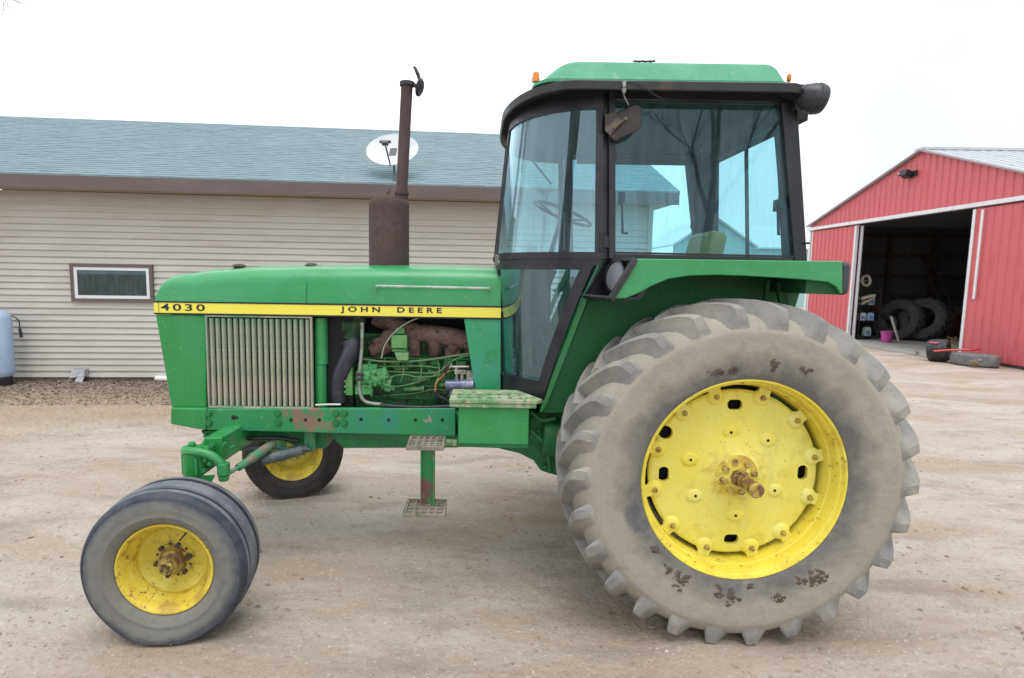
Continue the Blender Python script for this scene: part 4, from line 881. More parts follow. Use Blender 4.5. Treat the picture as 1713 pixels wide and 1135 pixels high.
line('throttle_cable', [(736, 630), (745, 616), (752, 606), (740, 640)], .004, M_rust, YE-.12)
line('wiring_loom', [(728, 655), (729, 640), (742, 628), (752, 620)], .006, mat('orange_wire', (.45, .22, .05), .5), YH+.04)
line('wiring_loom', [(728, 655), (735, 664), (745, 668), (752, 672)], .012, M_rubber, YH+.04)
line('pressure_line', [(606, 540), (606, 562), (605, 590), (602, 615), (601, 650), (605, 668), (616, 675), (640, 677)], .011, mat('line_grey', (.3, .33, .30), .45, .3, layers=[(14, .5, .6, (.18, .2, .16))]), YH+.02)
line('hydraulic_hose', [(636, 677.5), (670, 681), (720, 682), (762, 679)], .011, M_rubber, YH-.01)
line('hydraulic_hose', [(528, 678), (545, 677), (570, 677)], .006, mat('white_line', (.6, .6, .6), .4), YH+.0)
g = G()
for py in (626, 634): c = U(602, py, YH+.02); g.obox(c, (.026, 0, 0), (0, .022, 0), (0, 0, .008))
obj('line_clamp', g, M_rubber, T, .003)
g = G(); g.tube([U(586, 570, YH+.06), U(590, 582, YH+.05), U(582, 600, YH+.04), U(570, 625, YH+.05), U(566, 650, YH+.06), U(568, 672, YH+.07)], [.055, .046], 16, 2)
obj('radiator_hose', g, mat('radiator_hose', (.030, .030, .045), .4, layers=[(12, .5, .75, (.08, .08, .11))]), T, smooth=60)
g = G(); g.tube([U(600, 528, YE), U(592, 548, YE), U(588, 572, YE-.04)], .055, 12, 1); g.box(P(570, 600, YE)[0], P(600, 600, YE)[0], YE-.0, YE+.1, zz(565), zz(535)); g.cyl(U(575, 545, YE-.02), U(600, 545, YE-.02), .05, .05, 16)
obj('water_outlet', g, mat('dark_green_casting', (.02, .07, .03), .7, layers=[(14, .5, .6, (.08, .11, .05))], bump=(40, .004)), T, smooth=40)
g = G(); g.lathe([(.22, 0), (.235, .02), (.235, .10), (.22, .12)], ((P(556, 600, 3.6)[0]), YC, zz(610, 3.6)), (1, 0, 0), 40); obj('fan_shroud', g, M_dark, T)
# starter / steering motor
g = G(); g.cyl(U(745, 645, YE-.13), U(772, 645, YE-.13), .034, .034, 20); g.cyl(U(770, 645, YE-.13), U(792, 645, YE-.13), .041, .037, 20); g.cyl(U(752, 655, YE-.09), U(796, 657, YE-.09), .055, .055, 20)
obj('starter_motor', g, M_starter, T, .002, smooth=45)
g = G(); g.tube([U(755, 614, YE-.13), U(785, 614, YE-.13)], .008, 8); g.tube([U(763, 614, YE-.13), U(765, 640, YE-.13)], .01, 8); g.obox(U(770, 622, YE-.12), (.035, 0, 0), (0, .02, 0), (0, 0, .012)); g.obox(U(786, 628, YE-.12), (.02, 0, 0), (0, .02, 0), (0, 0, .03)); g.cyl(U(773, 624, YE-.13), U(773, 636, YE-.13), .012, .012, 8); g.tube([U(752, 617, YE-.13), U(756, 608, YE-.13)], .006, 6)
obj('starter_solenoid', g, M_steel, T, .001)
# ---------- underside: sump, clutch housing, transmission
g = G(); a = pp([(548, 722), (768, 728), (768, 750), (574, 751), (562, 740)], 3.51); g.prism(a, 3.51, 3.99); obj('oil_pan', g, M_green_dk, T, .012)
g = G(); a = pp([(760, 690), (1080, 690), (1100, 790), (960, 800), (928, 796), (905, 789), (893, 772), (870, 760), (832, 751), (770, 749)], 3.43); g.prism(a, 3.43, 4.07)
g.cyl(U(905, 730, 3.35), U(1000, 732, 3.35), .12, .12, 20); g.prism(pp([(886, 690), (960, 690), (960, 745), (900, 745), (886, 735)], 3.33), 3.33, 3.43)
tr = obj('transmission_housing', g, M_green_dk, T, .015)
g = G()
for px, py in ((893, 700), (900, 720), (912, 742), (925, 760), (918, 700), (930, 712), (920, 730), (930, 776), (912, 780)): disc(g, px, py, 3.33 if py < 745 else 3.43, .016, .02, 6)
g.tube([U(888, 690, 3.29), U(905, 705, 3.27), U(930, 700, 3.27)], .015, 8, 1); g.tube([U(888, 720, 3.3), U(915, 745, 3.27), U(922, 790, 3.35)], .012, 8, 1)
obj('housing_bolts', g, M_green_dk, tr)
g = G(); g.cyl((1.297, 2.95, .862), (1.297, 3.45, .862), .11, .2, 24); g.cyl((1.297, 4.55, .862), (1.297, 4.05, .862), .11, .2, 24); g.box(.9, 1.9, 3.45, 4.05, .6, 1.25); obj('rear_axle_housing', g, M_green_dk, T, .01)

# ---------- step platform, tank, ladder
g = G(); a0, a1 = U(751, 670, 2.97), U(899, 676, 2.97); b0, b1 = U(757, 654, 3.21), U(858, 655, 3.21)
zs = (a0.z+a1.z)/2+.012
fr = [(a0.x, 2.97), (a1.x, 2.97), (a1.x+.03, 3.01), (b1.x+.03, 3.25), (b0.x, 3.25)]
g.poly3([(x, y, zs) for x, y in fr], [(x, y, zs-.022) for x, y in fr]); g.box(a0.x+.004, a1.x-.004, 2.974, 2.99, zs-.045, zs-.0225)
pl = obj('step_platform', g, M_green_pale, T, .004)
g = G()
for k in range(7):
    for j in range(2):
        x = a0.x+.05+k*.055; y = 3.02+j*.08; g.cyl((x, y, zs-.001), (x, y, zs+.0015), .012, .012, 10)
obj('tread_button', g, M_dirtysteel, pl)
g = G(); c0, c1 = U(767, 684, 2.99), U(884, 745, 2.99); g.box(c0.x, c1.x, 2.99, 3.35, c1.z, zs-.0455); obj('battery_box', g, M_green, T, .006)
g = G(); g.box(c0.x-.01, c1.x, 3., 3.35, c1.z-.02, c1.z-.001); obj('box_base', g, M_green_dk, T, .003)
def grate(px0, px1, pyf, Y0, name, lab=None):
    a, b = U(px0, pyf, Y0), U(px1, pyf, Y0); x0, x1, z = a.x, b.x, (a.z+b.z)/2; y0, y1 = Y0, Y0+.205; g = G(); t = .018
    g.box(x0, x1, y0, y0+.013, z-.004, z+t); g.box(x0, x1, y1-.013, y1, z-.004, z+t); g.box(x0, x0+.013, y0+.013, y1-.013, z-.004, z+t); g.box(x1-.013, x1, y0+.013, y1-.013, z-.004, z+t)
    n = 5; w_ = x1-x0-.026
    for k in range(1, n): xx = x0+.013+w_*k/n; g.box(xx-.008, xx+.008, y0+.0131, y1-.0131, z, z+t-.003)
    for k in range(1, 4): yy = y0+.013+(y1-y0-.026)*k/4; g.box(x0+.0131, x1-.0131, yy-.008, yy+.008, z+.001, z+t-.0055)
    return obj(name, g, M_grate, T, .002)
grate(674, 744, 866, 2.83, 'step_tread'); grate(679, 742, 753, 2.87, 'step_tread')
s0, s1 = U(704, 750, 2.97), U(727, 838, 2.97)
g = G(); g.box(s0.x, s1.x, 2.98, 2.993, s1.z-.02, s0.z); g.box(s0.x, s0.x+.008, 2.95, 2.98, s1.z-.02, s0.z); g.box(s1.x-.008, s1.x, 2.95, 2.98, s1.z-.02, s0.z)
obj('step_hanger', g, mat('step_hanger_paint', (.03, .25, .08), .6, layers=[(8, .50, .58, (.18, .09, .07), (1, 1, .6)), (20, .6, .7, (.3, .3, .2))], bump=(30, .003)), T, .002)
g = G(); q = U(742, 745, 3.05); q2 = U(770, 745, 3.05); g.box(s0.x-.02, q2.x+.02, 3.08, 3.12, q.z-.015, q.z+.015); obj('step_bracket', g, M_green_pale, T, .003)

# ---------- front axle
YK = 3.09                                # near king pin plane
g = G()
kx, kz = P(325, 770, YK)
xax = P(372, 750, 3.2)[0]
g.loft([[Vector((xax-.075, 3.13, kz+.115)), Vector((xax+.03, 3.13, kz+.12)), Vector((xax+.03, 3.13, kz-.03)), Vector((xax-.075, 3.13, kz-.03))], [Vector((xax-.05, 4.37, kz+.115)), Vector((xax+.055, 4.37, kz+.115)), Vector((xax+.055, 4.37, kz-.03)), Vector((xax-.05, 4.37, kz-.03))]])
obj('front_axle_beam', g, M_green, T, .01)
g = G(); g.prism(pp([(333, 722), (545, 722), (545, 752), (500, 750), (470, 738), (380, 742), (352, 738)], 3.55), 3.55, 3.95); g.box(xax-.09, xax+.08, 3.6, 3.9, kz+.0, kz+.3)
g.prism(pp([(334, 721), (410, 721), (400, 744), (356, 742)], 3.44), 3.44, 3.5499); obj('axle_pivot_casting', g, M_green_dk, T, .012)
g = G()   # knee and spindle tube, steering arm
kx0, kx1 = P(305, 770, YK)[0], P(345, 770, YK)[0]
g.cyl((kx, YK-.02, .36), (kx, YK-.02, kz+.055), .046, .05, 24); g.cyl((kx, YK-.02, kz+.055), (kx, YK-.02, kz+.085), .06, .05, 24); g.cyl((kx, YK-.02, kz+.085), (kx, YK-.02, kz+.11), .022, .02, 8)
g.poly3([(kx-.05, YK-.05, kz+.05), (kx+.06, YK-.05, kz+.06), (xax+.02, YK+.12, kz+.09), (xax-.08, YK+.12, kz+.09)], [(kx-.05, YK-.05, kz-.07), (kx+.06, YK-.05, kz-.08), (xax+.02, YK+.12, kz-.03), (xax-.08, YK+.12, kz-.03)])
obj('axle_knee', g, M_green, T, .01)
g = G(); g.box(kx+.035, kx+.05, YK-.075, YK-.05, kz-.06, kz+.03); g.prism([(kx+.0, kz-.08), (kx+.13, kz-.07), (kx+.10, kz-.13), (kx+.02, kz-.19)], YK-.045, YK-.03); obj('knee_gusset', g, M_green, T, .003)
for dx, dz in ((.075, -.04), (.11, .0), (.085, .02)):
    g = G(); c = Vector((kx+dx, YK-.03, kz+dz)); g.cyl(c+Vector((0, .05, 0)), c+Vector((0, -.03, 0)), .014, .014, 6); obj('knee_bolt', g, M_green_dk, T)
g = G(); g.tube([(kx-.03, YK-.04, kz+.06), U(335, 756, YK-.05), U(360, 765, YK-.04), U(374, 782, YK-.03)], [.028, .026, .024, .024], 12, 2); c = U(374, 785, YK-.03); g.cyl(c+Vector((0, 0, .035)), c+Vector((0, 0, -.03)), .034, .034, 18); g.cyl(c+Vector((0, 0, -.034)), c+Vector((0, 0, -.065)), .03, .026, 18)
obj('steering_arm', g, M_green, T, .003, smooth=50)
g = G(); c = U(376, 796, YK-.0); g.tube([c, U(402, 780, 3.17)], .012, 10); g.tube([U(398, 783, 3.16), U(420, 768, 3.25)], .022, 12); g.tube([U(418, 769, 3.25), U(458, 742, 3.47)], .028, 14)
obj('tie_rod', g, mat('tie_rod_paint', (.06, .24, .12), .6, layers=[(12, .45, .6, (.22, .18, .14))]), T, .001, smooth=50)
g = G(); g.cyl(U(438, 770, 3.4), U(506, 752, 3.47), .035, .035, 18); g.cyl(U(505, 752, 3.47), U(516, 750, 3.47), .026, .026, 12); g.tube([U(400, 752, 3.45), U(450, 749, 3.45), U(520, 752, 3.45)], .011, 8, 1)
obj('steering_cylinder', g, mat('dark_teal_steel', (.05, .085, .09), .5, layers=[(10, .5, .6, (.12, .13, .13))]), T, smooth=50)
g = G(); g.box(P(512, 740, 3.51)[0], P(530, 740, 3.51)[0], 3.47, 3.6, zz(755, 3.51), zz(722, 3.51)); obj('cylinder_bracket', g, M_rail, T, .004)
g = G()
for (px, py, Y) in ((352, 748, 3.10), (372, 746, 3.12), (385, 752, 3.14)): c = U(px, py, Y-.02); g.cyl(c+Vector((0, .04, 0)), c, .013, .013, 6)
g.tube([U(345, 728, 3.45), U(352, 742, 3.4), U(390, 740, 3.4)], .02, 8, 1); g.obox(U(362, 739, 3.25), (.06, 0, 0), (0, .05, 0), (0, 0, .012))
obj('beam_fittings', g, M_green_dk, T)
g = G(); g.tube([U(395, 728, 3.5), U(420, 735, 3.45), U(455, 732, 3.5), U(500, 738, 3.5)], .012, 8, 1); g.tube([U(440, 745, 3.5), U(470, 730, 3.55), U(520, 735, 3.6)], .009, 8, 1); obj('steering_hose', g, M_rubber, T)
# far knee
g = G(); yk2 = 2*YC-YK; g.cyl((kx+.02, yk2, .36), (kx+.02, yk2, kz+.08), .046, .05, 20); g.poly3([(kx-.03, yk2, kz+.05), (kx+.08, yk2, kz+.05), (xax+.04, yk2-.15, kz+.09), (xax-.06, yk2-.15, kz+.09)], [(kx-.03, yk2, kz-.07), (kx+.08, yk2, kz-.07), (xax+.04, yk2-.15, kz-.03), (xax-.06, yk2-.15, kz-.03)])
obj('axle_knee', g, M_green, T, .008)

# ---------- wheels
def squash(zc, R, amt, yc, spread=.05):
    """flatten the foot of a tyre against the ground and let it bulge a little"""
    def f(p):
        if p.z < .13:
            e = .011; q = (p.z-.004)/e; z2 = .004+e*math.log1p(math.exp(q)) if q < 20 else p.z
            k = max(0, 1-p.z/.13)**2; p = Vector((p.x, p.y+(p.y-yc)*spread*k, z2))
        return p
    return f
def rotz(c, a):
    ca, sa = math.cos(a), math.sin(a)
    return lambda p: Vector((c[0]+(p.x-c[0])*ca-(p.y-c[1])*sa, c[1]+(p.x-c[0])*sa+(p.y-c[1])*ca, p.z))
M_yel_disc = mat('yellow_disc_rusted', (.60, .47, .05), .55, layers=[(7, .45, .7, (.70, .60, .12)), (26, .44, .62, (.17, .08, .03), None, 8, .9, ((0, -.02, 0), .10)), (34, .60, .68, (.22, .10, .04))], rvar=.1, bump=(20, .004))
M_tyre_sh = tyre_mat('tyre_worn_shoulder', (.075, .08, .095), (.035, .042, .06), 9)
M_tyre_rib = tyre_mat('tyre_dusty_rib', (.19, .20, .215), (.10, .11, .135), 7)
M_tyre_gr = tyre_mat('tyre_groove', (.05, .053, .06), (.022, .026, .035), 8)
def front_wheel(cx, cy, near, steer, m_t, label, cz=.371, camber=0):
    s = -1 if near else 1                 # outward direction along Y
    R = .402
    prof = [(.232, .100), (.24, .122), (.262, .140), (.275, .1445), (.279, .1475), (.286, .1475), (.290, .146), (.31, .150), (.335, .150), (.352, .146), (.366, .139), (.372, .1395), (.378, .135), (.384, .126), (.391, .116), (.3955, .104), (.3975, .088), (.3965, .076), (.389, .072), (.372, .067), (.371, .050), (.389, .044), (.399, .040), (.403, .022)]
    prof = prof+[(r, -a) for r, a in prof[::-1]]
    c = (cx, cy, cz); rot = rotz(c, steer)
    wheel_o = None
    g = G(); w_ = lambda a: a*s          # profile along outward axis; w>0 outward
    # rim barrel (outer flange at w=+.112)
    pr = [(.2295, .102), (.2345, .113), (.231, .119), (.224, .118), (.219, .108), (.209, .098), (.206, .07), (.198, .055), (.183, .035), (.178, .00), (.180, -.03), (.2, -.06), (.222, -.10), (.2345, -.113), (.23, -.10), (.205, -.065), (.192, -.03), (.192, .02), (.2, .045), (.212, .062), (.215, .095)]
    g.lathe([(r, w_(a)) for r, a in pr], c, (0, 1, 0), 72, closed=True); g.xf(rot)
    wh = obj('front_wheel', g, M_yel_rust, T, smooth=40, origin=c, label=label)
    g = G(); g.lathe([(r, w_(a)) for r, a in prof], c, (0, 1, 0), 96, closed=True); g.xf(rot); g.xf(squash(cz, R, 0, cy, .16)); 
    to = obj('tyre', g, m_t, wh, smooth=42, origin=c)
    if near:
        for mm in (M_tyre_sh, M_tyre_rib, M_tyre_gr): to.data.materials.append(mm)
        ca, sa = math.cos(steer), math.sin(steer)
        for p in to.data.polygons:
            q = p.center; wv = abs(-q.x*sa+q.y*ca); lr = math.hypot(q.x*ca+q.y*sa, q.z)
            if lr > .3: 
                if wv > .128 and lr > .368: p.material_index = 1
                elif wv > .1015 and lr > .36: p.material_index = 1
                elif .0425 < wv < .0745: p.material_index = 3
                elif wv < .1015 and lr > .33: p.material_index = 2
    g = G(); pr = [(.180, .015), (.165, .022), (.15, .012), (.125, -.002), (.10, -.002), (.095, .006), (.001, .008)]
    g.lathe([(r, w_(a)) for r, a in pr+[(r, a-.008) for r, a in pr[::-1]]], c, (0, 1, 0), 64, closed=False); g.xf(rot)
    obj('wheel_disc', g, M_yel_disc, wh, smooth=35, origin=c)
    g = G(); g.lathe([(.001, w_(.098)), (.020, w_(.098)), (.022, w_(.108)), (.030, w_(.108)), (.036, w_(.100)), (.040, w_(.085)), (.045, w_(.083)), (.048, w_(.055)), (.060, w_(.050)), (.065, w_(.02)), (.070, w_(.016)), (.071, w_(.008)), (.001, w_(.006))], c, (0, 1, 0), 32); g.xf(rot)
    obj('hub', g, mat('rusty_hub', (.32, .22, .06), .6, layers=[(20, .45, .55, (.14, .07, .03)), (30, .55, .62, (.5, .38, .05))]), wh, smooth=40, origin=c)
    g = G()
    for k in range(12):
        a = 2*PI*k/12+.2; p = Vector((cx+.084*math.cos(a), cy, cz+.084*math.sin(a)))
        g = G()
        if k % 2 == 0: g.cyl(p+Vector((0, w_(.006), 0)), p+Vector((0, w_(.028), 0)), .012, .012, 6)
        else: g.cyl(p+Vector((0, w_(.0065), 0)), p+Vector((0, w_(.0085), 0)), .007, .007, 10)
        g.xf(rot); obj('wheel_bolt', g, M_rust, wh, origin=c)
    g = G()
    for k in range(4): a = 2*PI*k/4+.5; p = Vector((cx+.022*math.cos(a), cy, cz+.022*math.sin(a))); g.cyl(p+Vector((0, w_(.10), 0)), p+Vector((0, w_(.112), 0)), .006, .006, 6)
    g.xf(rot); obj('cap_screws', g, M_rust, wh, origin=c)
    g = G(); a = 1.05; p = Vector((cx+.212*math.cos(a), cy+w_(.085), cz+.212*math.sin(a))); g.tube([p, p+Vector((-.015, w_(.02), -.02)), p+Vector((-.02, w_(.045), -.028))], .005, 6); g.xf(rot); obj('valve_stem', g, M_rubber, wh)
    return wh
front_wheel(-1.535, 2.79, True, R_(5), M_tyre_f, 'near front wheel turned towards the viewer, rusted yellow rim')
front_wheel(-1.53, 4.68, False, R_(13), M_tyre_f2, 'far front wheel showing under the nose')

M_yel_rim = mat('yellow_rim_paint', (.76, .61, .05), .45, layers=[(3, .42, .7, (.79, .69, .11)), (8, .50, .70, (.60, .42, .04)), (30, .60, .68, (.28, .13, .04)), (75, .62, .68, (.45, .32, .08))], coat=.1, rvar=.1, bump=(14, .003))
M_yel_rdisc = mat('yellow_centre_disc', (.77, .66, .09), .5, layers=[(3, .42, .7, (.80, .73, .19)), (20, .42, .66, (.50, .30, .05), None, 8, .75, ((0, -.1, 0), .13)), (9, .56, .76, (.62, .50, .06)), (5, .55, .8, (.60, .52, .16), (2, 2, .4)), (70, .64, .70, (.38, .24, .06))], coat=.1, rvar=.12, bump=(7, .006))
def rear_wheel(cx, cy, near, label):
    s = -1 if near else 1; cz = .856; c = (cx, cy, cz); w_ = lambda a: a*s; RT = .885
    RM = (M_yel if near else M_yel_rust)
    g = G(); pr = [(.497, .186), (.503, .200), (.504, .208), (.499, .2135), (.492, .211), (.4885, .204), (.4875, .193), (.484, .188), (.4775, .186), (.4755, .182), (.472, .150), (.468, .128), (.462, .124), (.458, .105), (.452, .06), (.44, .0), (.45, -.06), (.478, -.16), (.503, -.21), (.51, -.20), (.49, -.15), (.462, -.06), (.455, 0), (.465, .06), (.475, .12), (.487, .17)]
    g.lathe([(r, w_(a)) for r, a in pr], c, (0, 1, 0), 120, closed=True)
    wh = obj('rear_wheel', g, M_yel_rim if near else RM, T, smooth=40, origin=c, label=label)
    # tyre carcass
    prof = [(.492, .196), (.505, .212), (.53, .2205), (.57, .229), (.62, .2345), (.67, .236), (.70, .2355), (.728, .2375), (.734, .236), (.75, .2305), (.770, .219), (.790, .200), (.806, .172), (.817, .13), (.822, .07), (.823, 0)]
    prof = prof+[(r, -a) for r, a in prof[::-1][1:]]
    g = G(); g.lathe([(r, w_(a)) for r, a in prof], c, (0, 1, 0), 180, closed=True); g.xf(squash(cz, RT, 0, cy, .06))
    ty = obj('tyre', g, M_tyre_r, wh, smooth=60, origin=c)
    # lugs
    g = G(); NL = 26
    #      wtop  rtop  wbase rbase lead  hwt   hwb
    P_ = [(-.03, .880, -.03, .812, 1.12, .020, .032), (.05, .879, .05, .812, .78, .022, .036), (.11, .876, .11, .808, .52, .024, .040), (.165, .869, .165, .796, .27, .023, .043), (.203, .857, .198, .782, .10, .023, .048),
          (.222, .842, .213, .770, .02, .025, .050), (.232, .808, .224, .752, .0, .028, .049), (.2362, .778, .230, .742, .0, .024, .040)]
    r = random.Random(2)
    for side in (-1, 1):
        for k in range(NL):
            a0 = 2*PI*(k+(0 if side > 0 else .5))/NL+.03; rings = []
            jit = r.uniform(-.004, .004)
            for wt, rt, wb, rb, ld, ht, hb in P_:
                # rotation sense: centre of the bar leads forward (towards -X at the top)
                base = a0; lead = ld*.235
                def pt(w0, r0, da):
                    a = base-lead+da; return Vector((cx+r0*math.sin(a), cy+side*w0, cz+r0*math.cos(a)))
                rt = rt+jit
                rings.append([pt(wb, rb, -hb*1.75/.85), pt(wt-.003, rt-.004, -ht/.85), pt(wt, rt, -ht/.85*.86), pt(wt, rt, ht/.85*.86), pt(wt-.003, rt-.004, ht/.85), pt(wb, rb, hb/.85)])
            g.loft(rings)
    g.xf(lambda p: Vector((p.x, p.y, max(p.z, -.016))))
    obj('tread_lugs', g, M_lug, wh, smooth=32, origin=c)
    # centre disc with holes
    dprof = [(.001, .128), (.105, .126), (.125, .112), (.165, .108), (.20, .098), (.30, .088), (.38, .084), (.415, .082), (.427, .074), (.429, .060), (.41, .060), (.30, .070), (.17, .085), (.12, .09), (.001, .09)]
    g = G(); g.lathe([(r_, w_(a)) for r_, a in dprof], c, (0, 1, 0), 96); dd = obj('wheel_disc', g, M_yel_rdisc, wh, smooth=30, origin=c)
    if near:
        cut = G()
        for a in (92, 182, -88, 1):
            a = R_(a); ct = Vector((cx+.352*math.cos(a), cy, cz+.352*math.sin(a))); tg = Vector((-math.sin(a), 0, math.cos(a))); rd = Vector((math.cos(a), 0, math.sin(a)))
            lp = []
            for q in range(20):
                b = 2*PI*q/20; ex = math.cos(b); ey = math.sin(b); lp.append(ct+tg*(.017*(1 if ex > 0 else -1)+.021*ex)+rd*.026*ey)
            cut.poly3([p+Vector((0, w_(.2), 0)) for p in lp], [p+Vector((0, w_(-.02), 0)) for p in lp])
        a = R_(150); ct = Vector((cx+.405*math.cos(a), cy, cz+.405*math.sin(a)))
        cut.cyl(ct+Vector((0, w_(.2), 0)), ct+Vector((0, w_(-.02), 0)), .034, .034, 20)
        boolean_cut(dd, cut)
        g = G(); yi = w_(.02); g.lathe([(.001, w_(.0)), (.435, w_(.0)), (.435, w_(-.01)), (.001, w_(-.01))], c, (0, 1, 0), 48); obj('wheel_inner', g, M_dark, wh, origin=c)
    # clamps
    for k in range(12):
        g = G(); gb = G()
        a = R_(13+30*k+(0, 0, 0, 3, -2, 0)[k % 6]); rd = Vector((math.cos(a), 0, math.sin(a))); tg = Vector((-math.sin(a), 0, math.cos(a))); p = Vector(c)+rd*.408
        rings = []
        for q_, (ra_, hh) in enumerate(((.050, .078), (.044, .088), (.030, .096), (.021, .099))):
            rings.append([p-rd*.004+rd*(ra_*.9*math.cos(b))+tg*(ra_*math.sin(b))+Vector((0, w_(hh), 0)) for b in [2*PI*j/16 for j in range(16)]])
        g.loft(rings); g.obox(p+rd*.03+Vector((0, w_(.086), 0)), rd*.018, tg*.030, Vector((0, .009, 0)))
        gb.cyl(p+Vector((0, w_(.098), 0)), p+Vector((0, w_(.103), 0)), .0145, .0145, 16); gb.cyl(p+Vector((0, w_(.103), 0)), p+Vector((0, w_(.117), 0)), .011, .011, 6); gb.cyl(p+Vector((0, w_(.117), 0)), p+Vector((0, w_(.126), 0)), .0055, .0055, 8)
        obj('rim_clamp', g, RM, wh, .003, origin=c); obj('clamp_bolt', gb, mat('rusty_yellow_bolt', (.46, .34, .07), .6, layers=[(40, .5, .6, (.2, .10, .05))]), wh, origin=c)
    # bosses with small holes
    for a, rr in ((98, .215), (48, .235), (163, .235), (-22, .225), (-85, .22), (-148, .225)):
        g = G(); gb = G(); a = R_(a); rd = Vector((math.cos(a), 0, math.sin(a))); p = Vector(c)+rd*rr; hz = .094
        rings = [[p+Vector((ra_*math.cos(b)*1.25, w_(hh), ra_*math.sin(b))) for b in [2*PI*j/20 for j in range(20)]] for ra_, hh in ((.040, hz-.006), (.034, hz+.004), (.020, hz+.008))]
        g.loft(rings); gb.cyl(p+Vector((0, w_(hz+.006), 0)), p+Vector((0, w_(hz+.0092), 0)), .0075, .0075, 10)
        obj('disc_boss', g, RM, wh, smooth=60, origin=c); obj('boss_hole', gb, M_dark, wh, origin=c)
    # hub, bolts, shaft
    g = G(); g.lathe([(.001, w_(.155)), (.05, w_(.155)), (.062, w_(.148)), (.085, w_(.138)), (.105, w_(.128)), (.108, w_(.12)), (.001, w_(.12))], c, (0, 1, 0), 40); obj('hub', g, mat('hub_yellow_greasy', (.62, .50, .05), .5, layers=[(10, .45, .6, (.42, .25, .04)), (25, .55, .62, (.75, .66, .15))], bump=(30, .003)), wh, smooth=35, origin=c)
    for k in range(8):
        g = G(); a = 2*PI*k/8+.25; p = Vector((cx+.078*math.cos(a), cy, cz+.078*math.sin(a))); g.cyl(p+Vector((0, w_(.135), 0)), p+Vector((0, w_(.158), 0)), .017, .016, 6)
        obj('hub_bolt', g, MATS['rusty_yellow_bolt'], wh, .001, origin=c)
    g = G(); g.lathe([(.001, w_(.335)), (.012, w_(.335)), (.014, w_(.342)), (.030, w_(.342)), (.036, w_(.335)), (.036, w_(.315)), (.032, w_(.31)), (.030, w_(.15))], c, (0, 1, 0), 32); g.box(cx-.006, cx+.006, min(cy+w_(.17), cy+w_(.30)), max(cy+w_(.17), cy+w_(.30)), cz+.026, cz+.034); g.cyl(Vector(c)+Vector((0, w_(.155), 0)), Vector(c)+Vector((0, w_(.185), 0)), .045, .042, 8)
    obj('axle_shaft', g, mat('rusty_axle', (.20, .10, .06), .6, .2, layers=[(20, .5, .6, (.45, .32, .06)), (30, .55, .62, (.08, .05, .05))]), wh, smooth=35, origin=c)
    if near:
        # mud stuck on the sidewall
        r = random.Random(4)
        def clod(px, py, sx_, sz_, n):
            g = G()
            for _ in range(n):
                q = U(px+r.gauss(0, sx_), py+r.gauss(0, sz_), cy-.236)
                rr = math.hypot(q.x-cx, q.z-cz)
                if rr < .525 or rr > .78: continue
                wv = np.interp(rr, [.505, .53, .57, .62, .67, .72, .76, .795], [.212, .2205, .229, .2345, .236, .233, .226, .212])
                b = r.uniform(.004, .014); q.y = cy-wv+.001; g.ball(q, b*1.2, b*.22+.001, b*.9, 9, 5, .45)
            if g.v: obj('mud_patch', g, M_mud, wh, smooth=60)
        clod(1141, 973, 7, 6, 34); clod(1366, 968, 7, 6, 34); clod(1302, 1000, 4, 6, 14); clod(1222, 1003, 6, 5, 18); clod(1204, 992, 3, 6, 10); clod(1092, 922, 3, 3, 10); clod(1297, 611, 5, 4, 12); clod(1208, 622, 14, 2, 18); clod(1255, 985, 3, 2, 7); clod(1340, 972, 4, 3, 7); clod(1118, 955, 5, 4, 9); clod(1345, 622, 5, 4, 8)
    return wh
rear_wheel(1.305, 2.908, True, 'near rear wheel, huge, with dusty lugged tyre')
rear_wheel(1.305, 2*YC-2.908, False, 'far rear wheel hidden behind the near one')

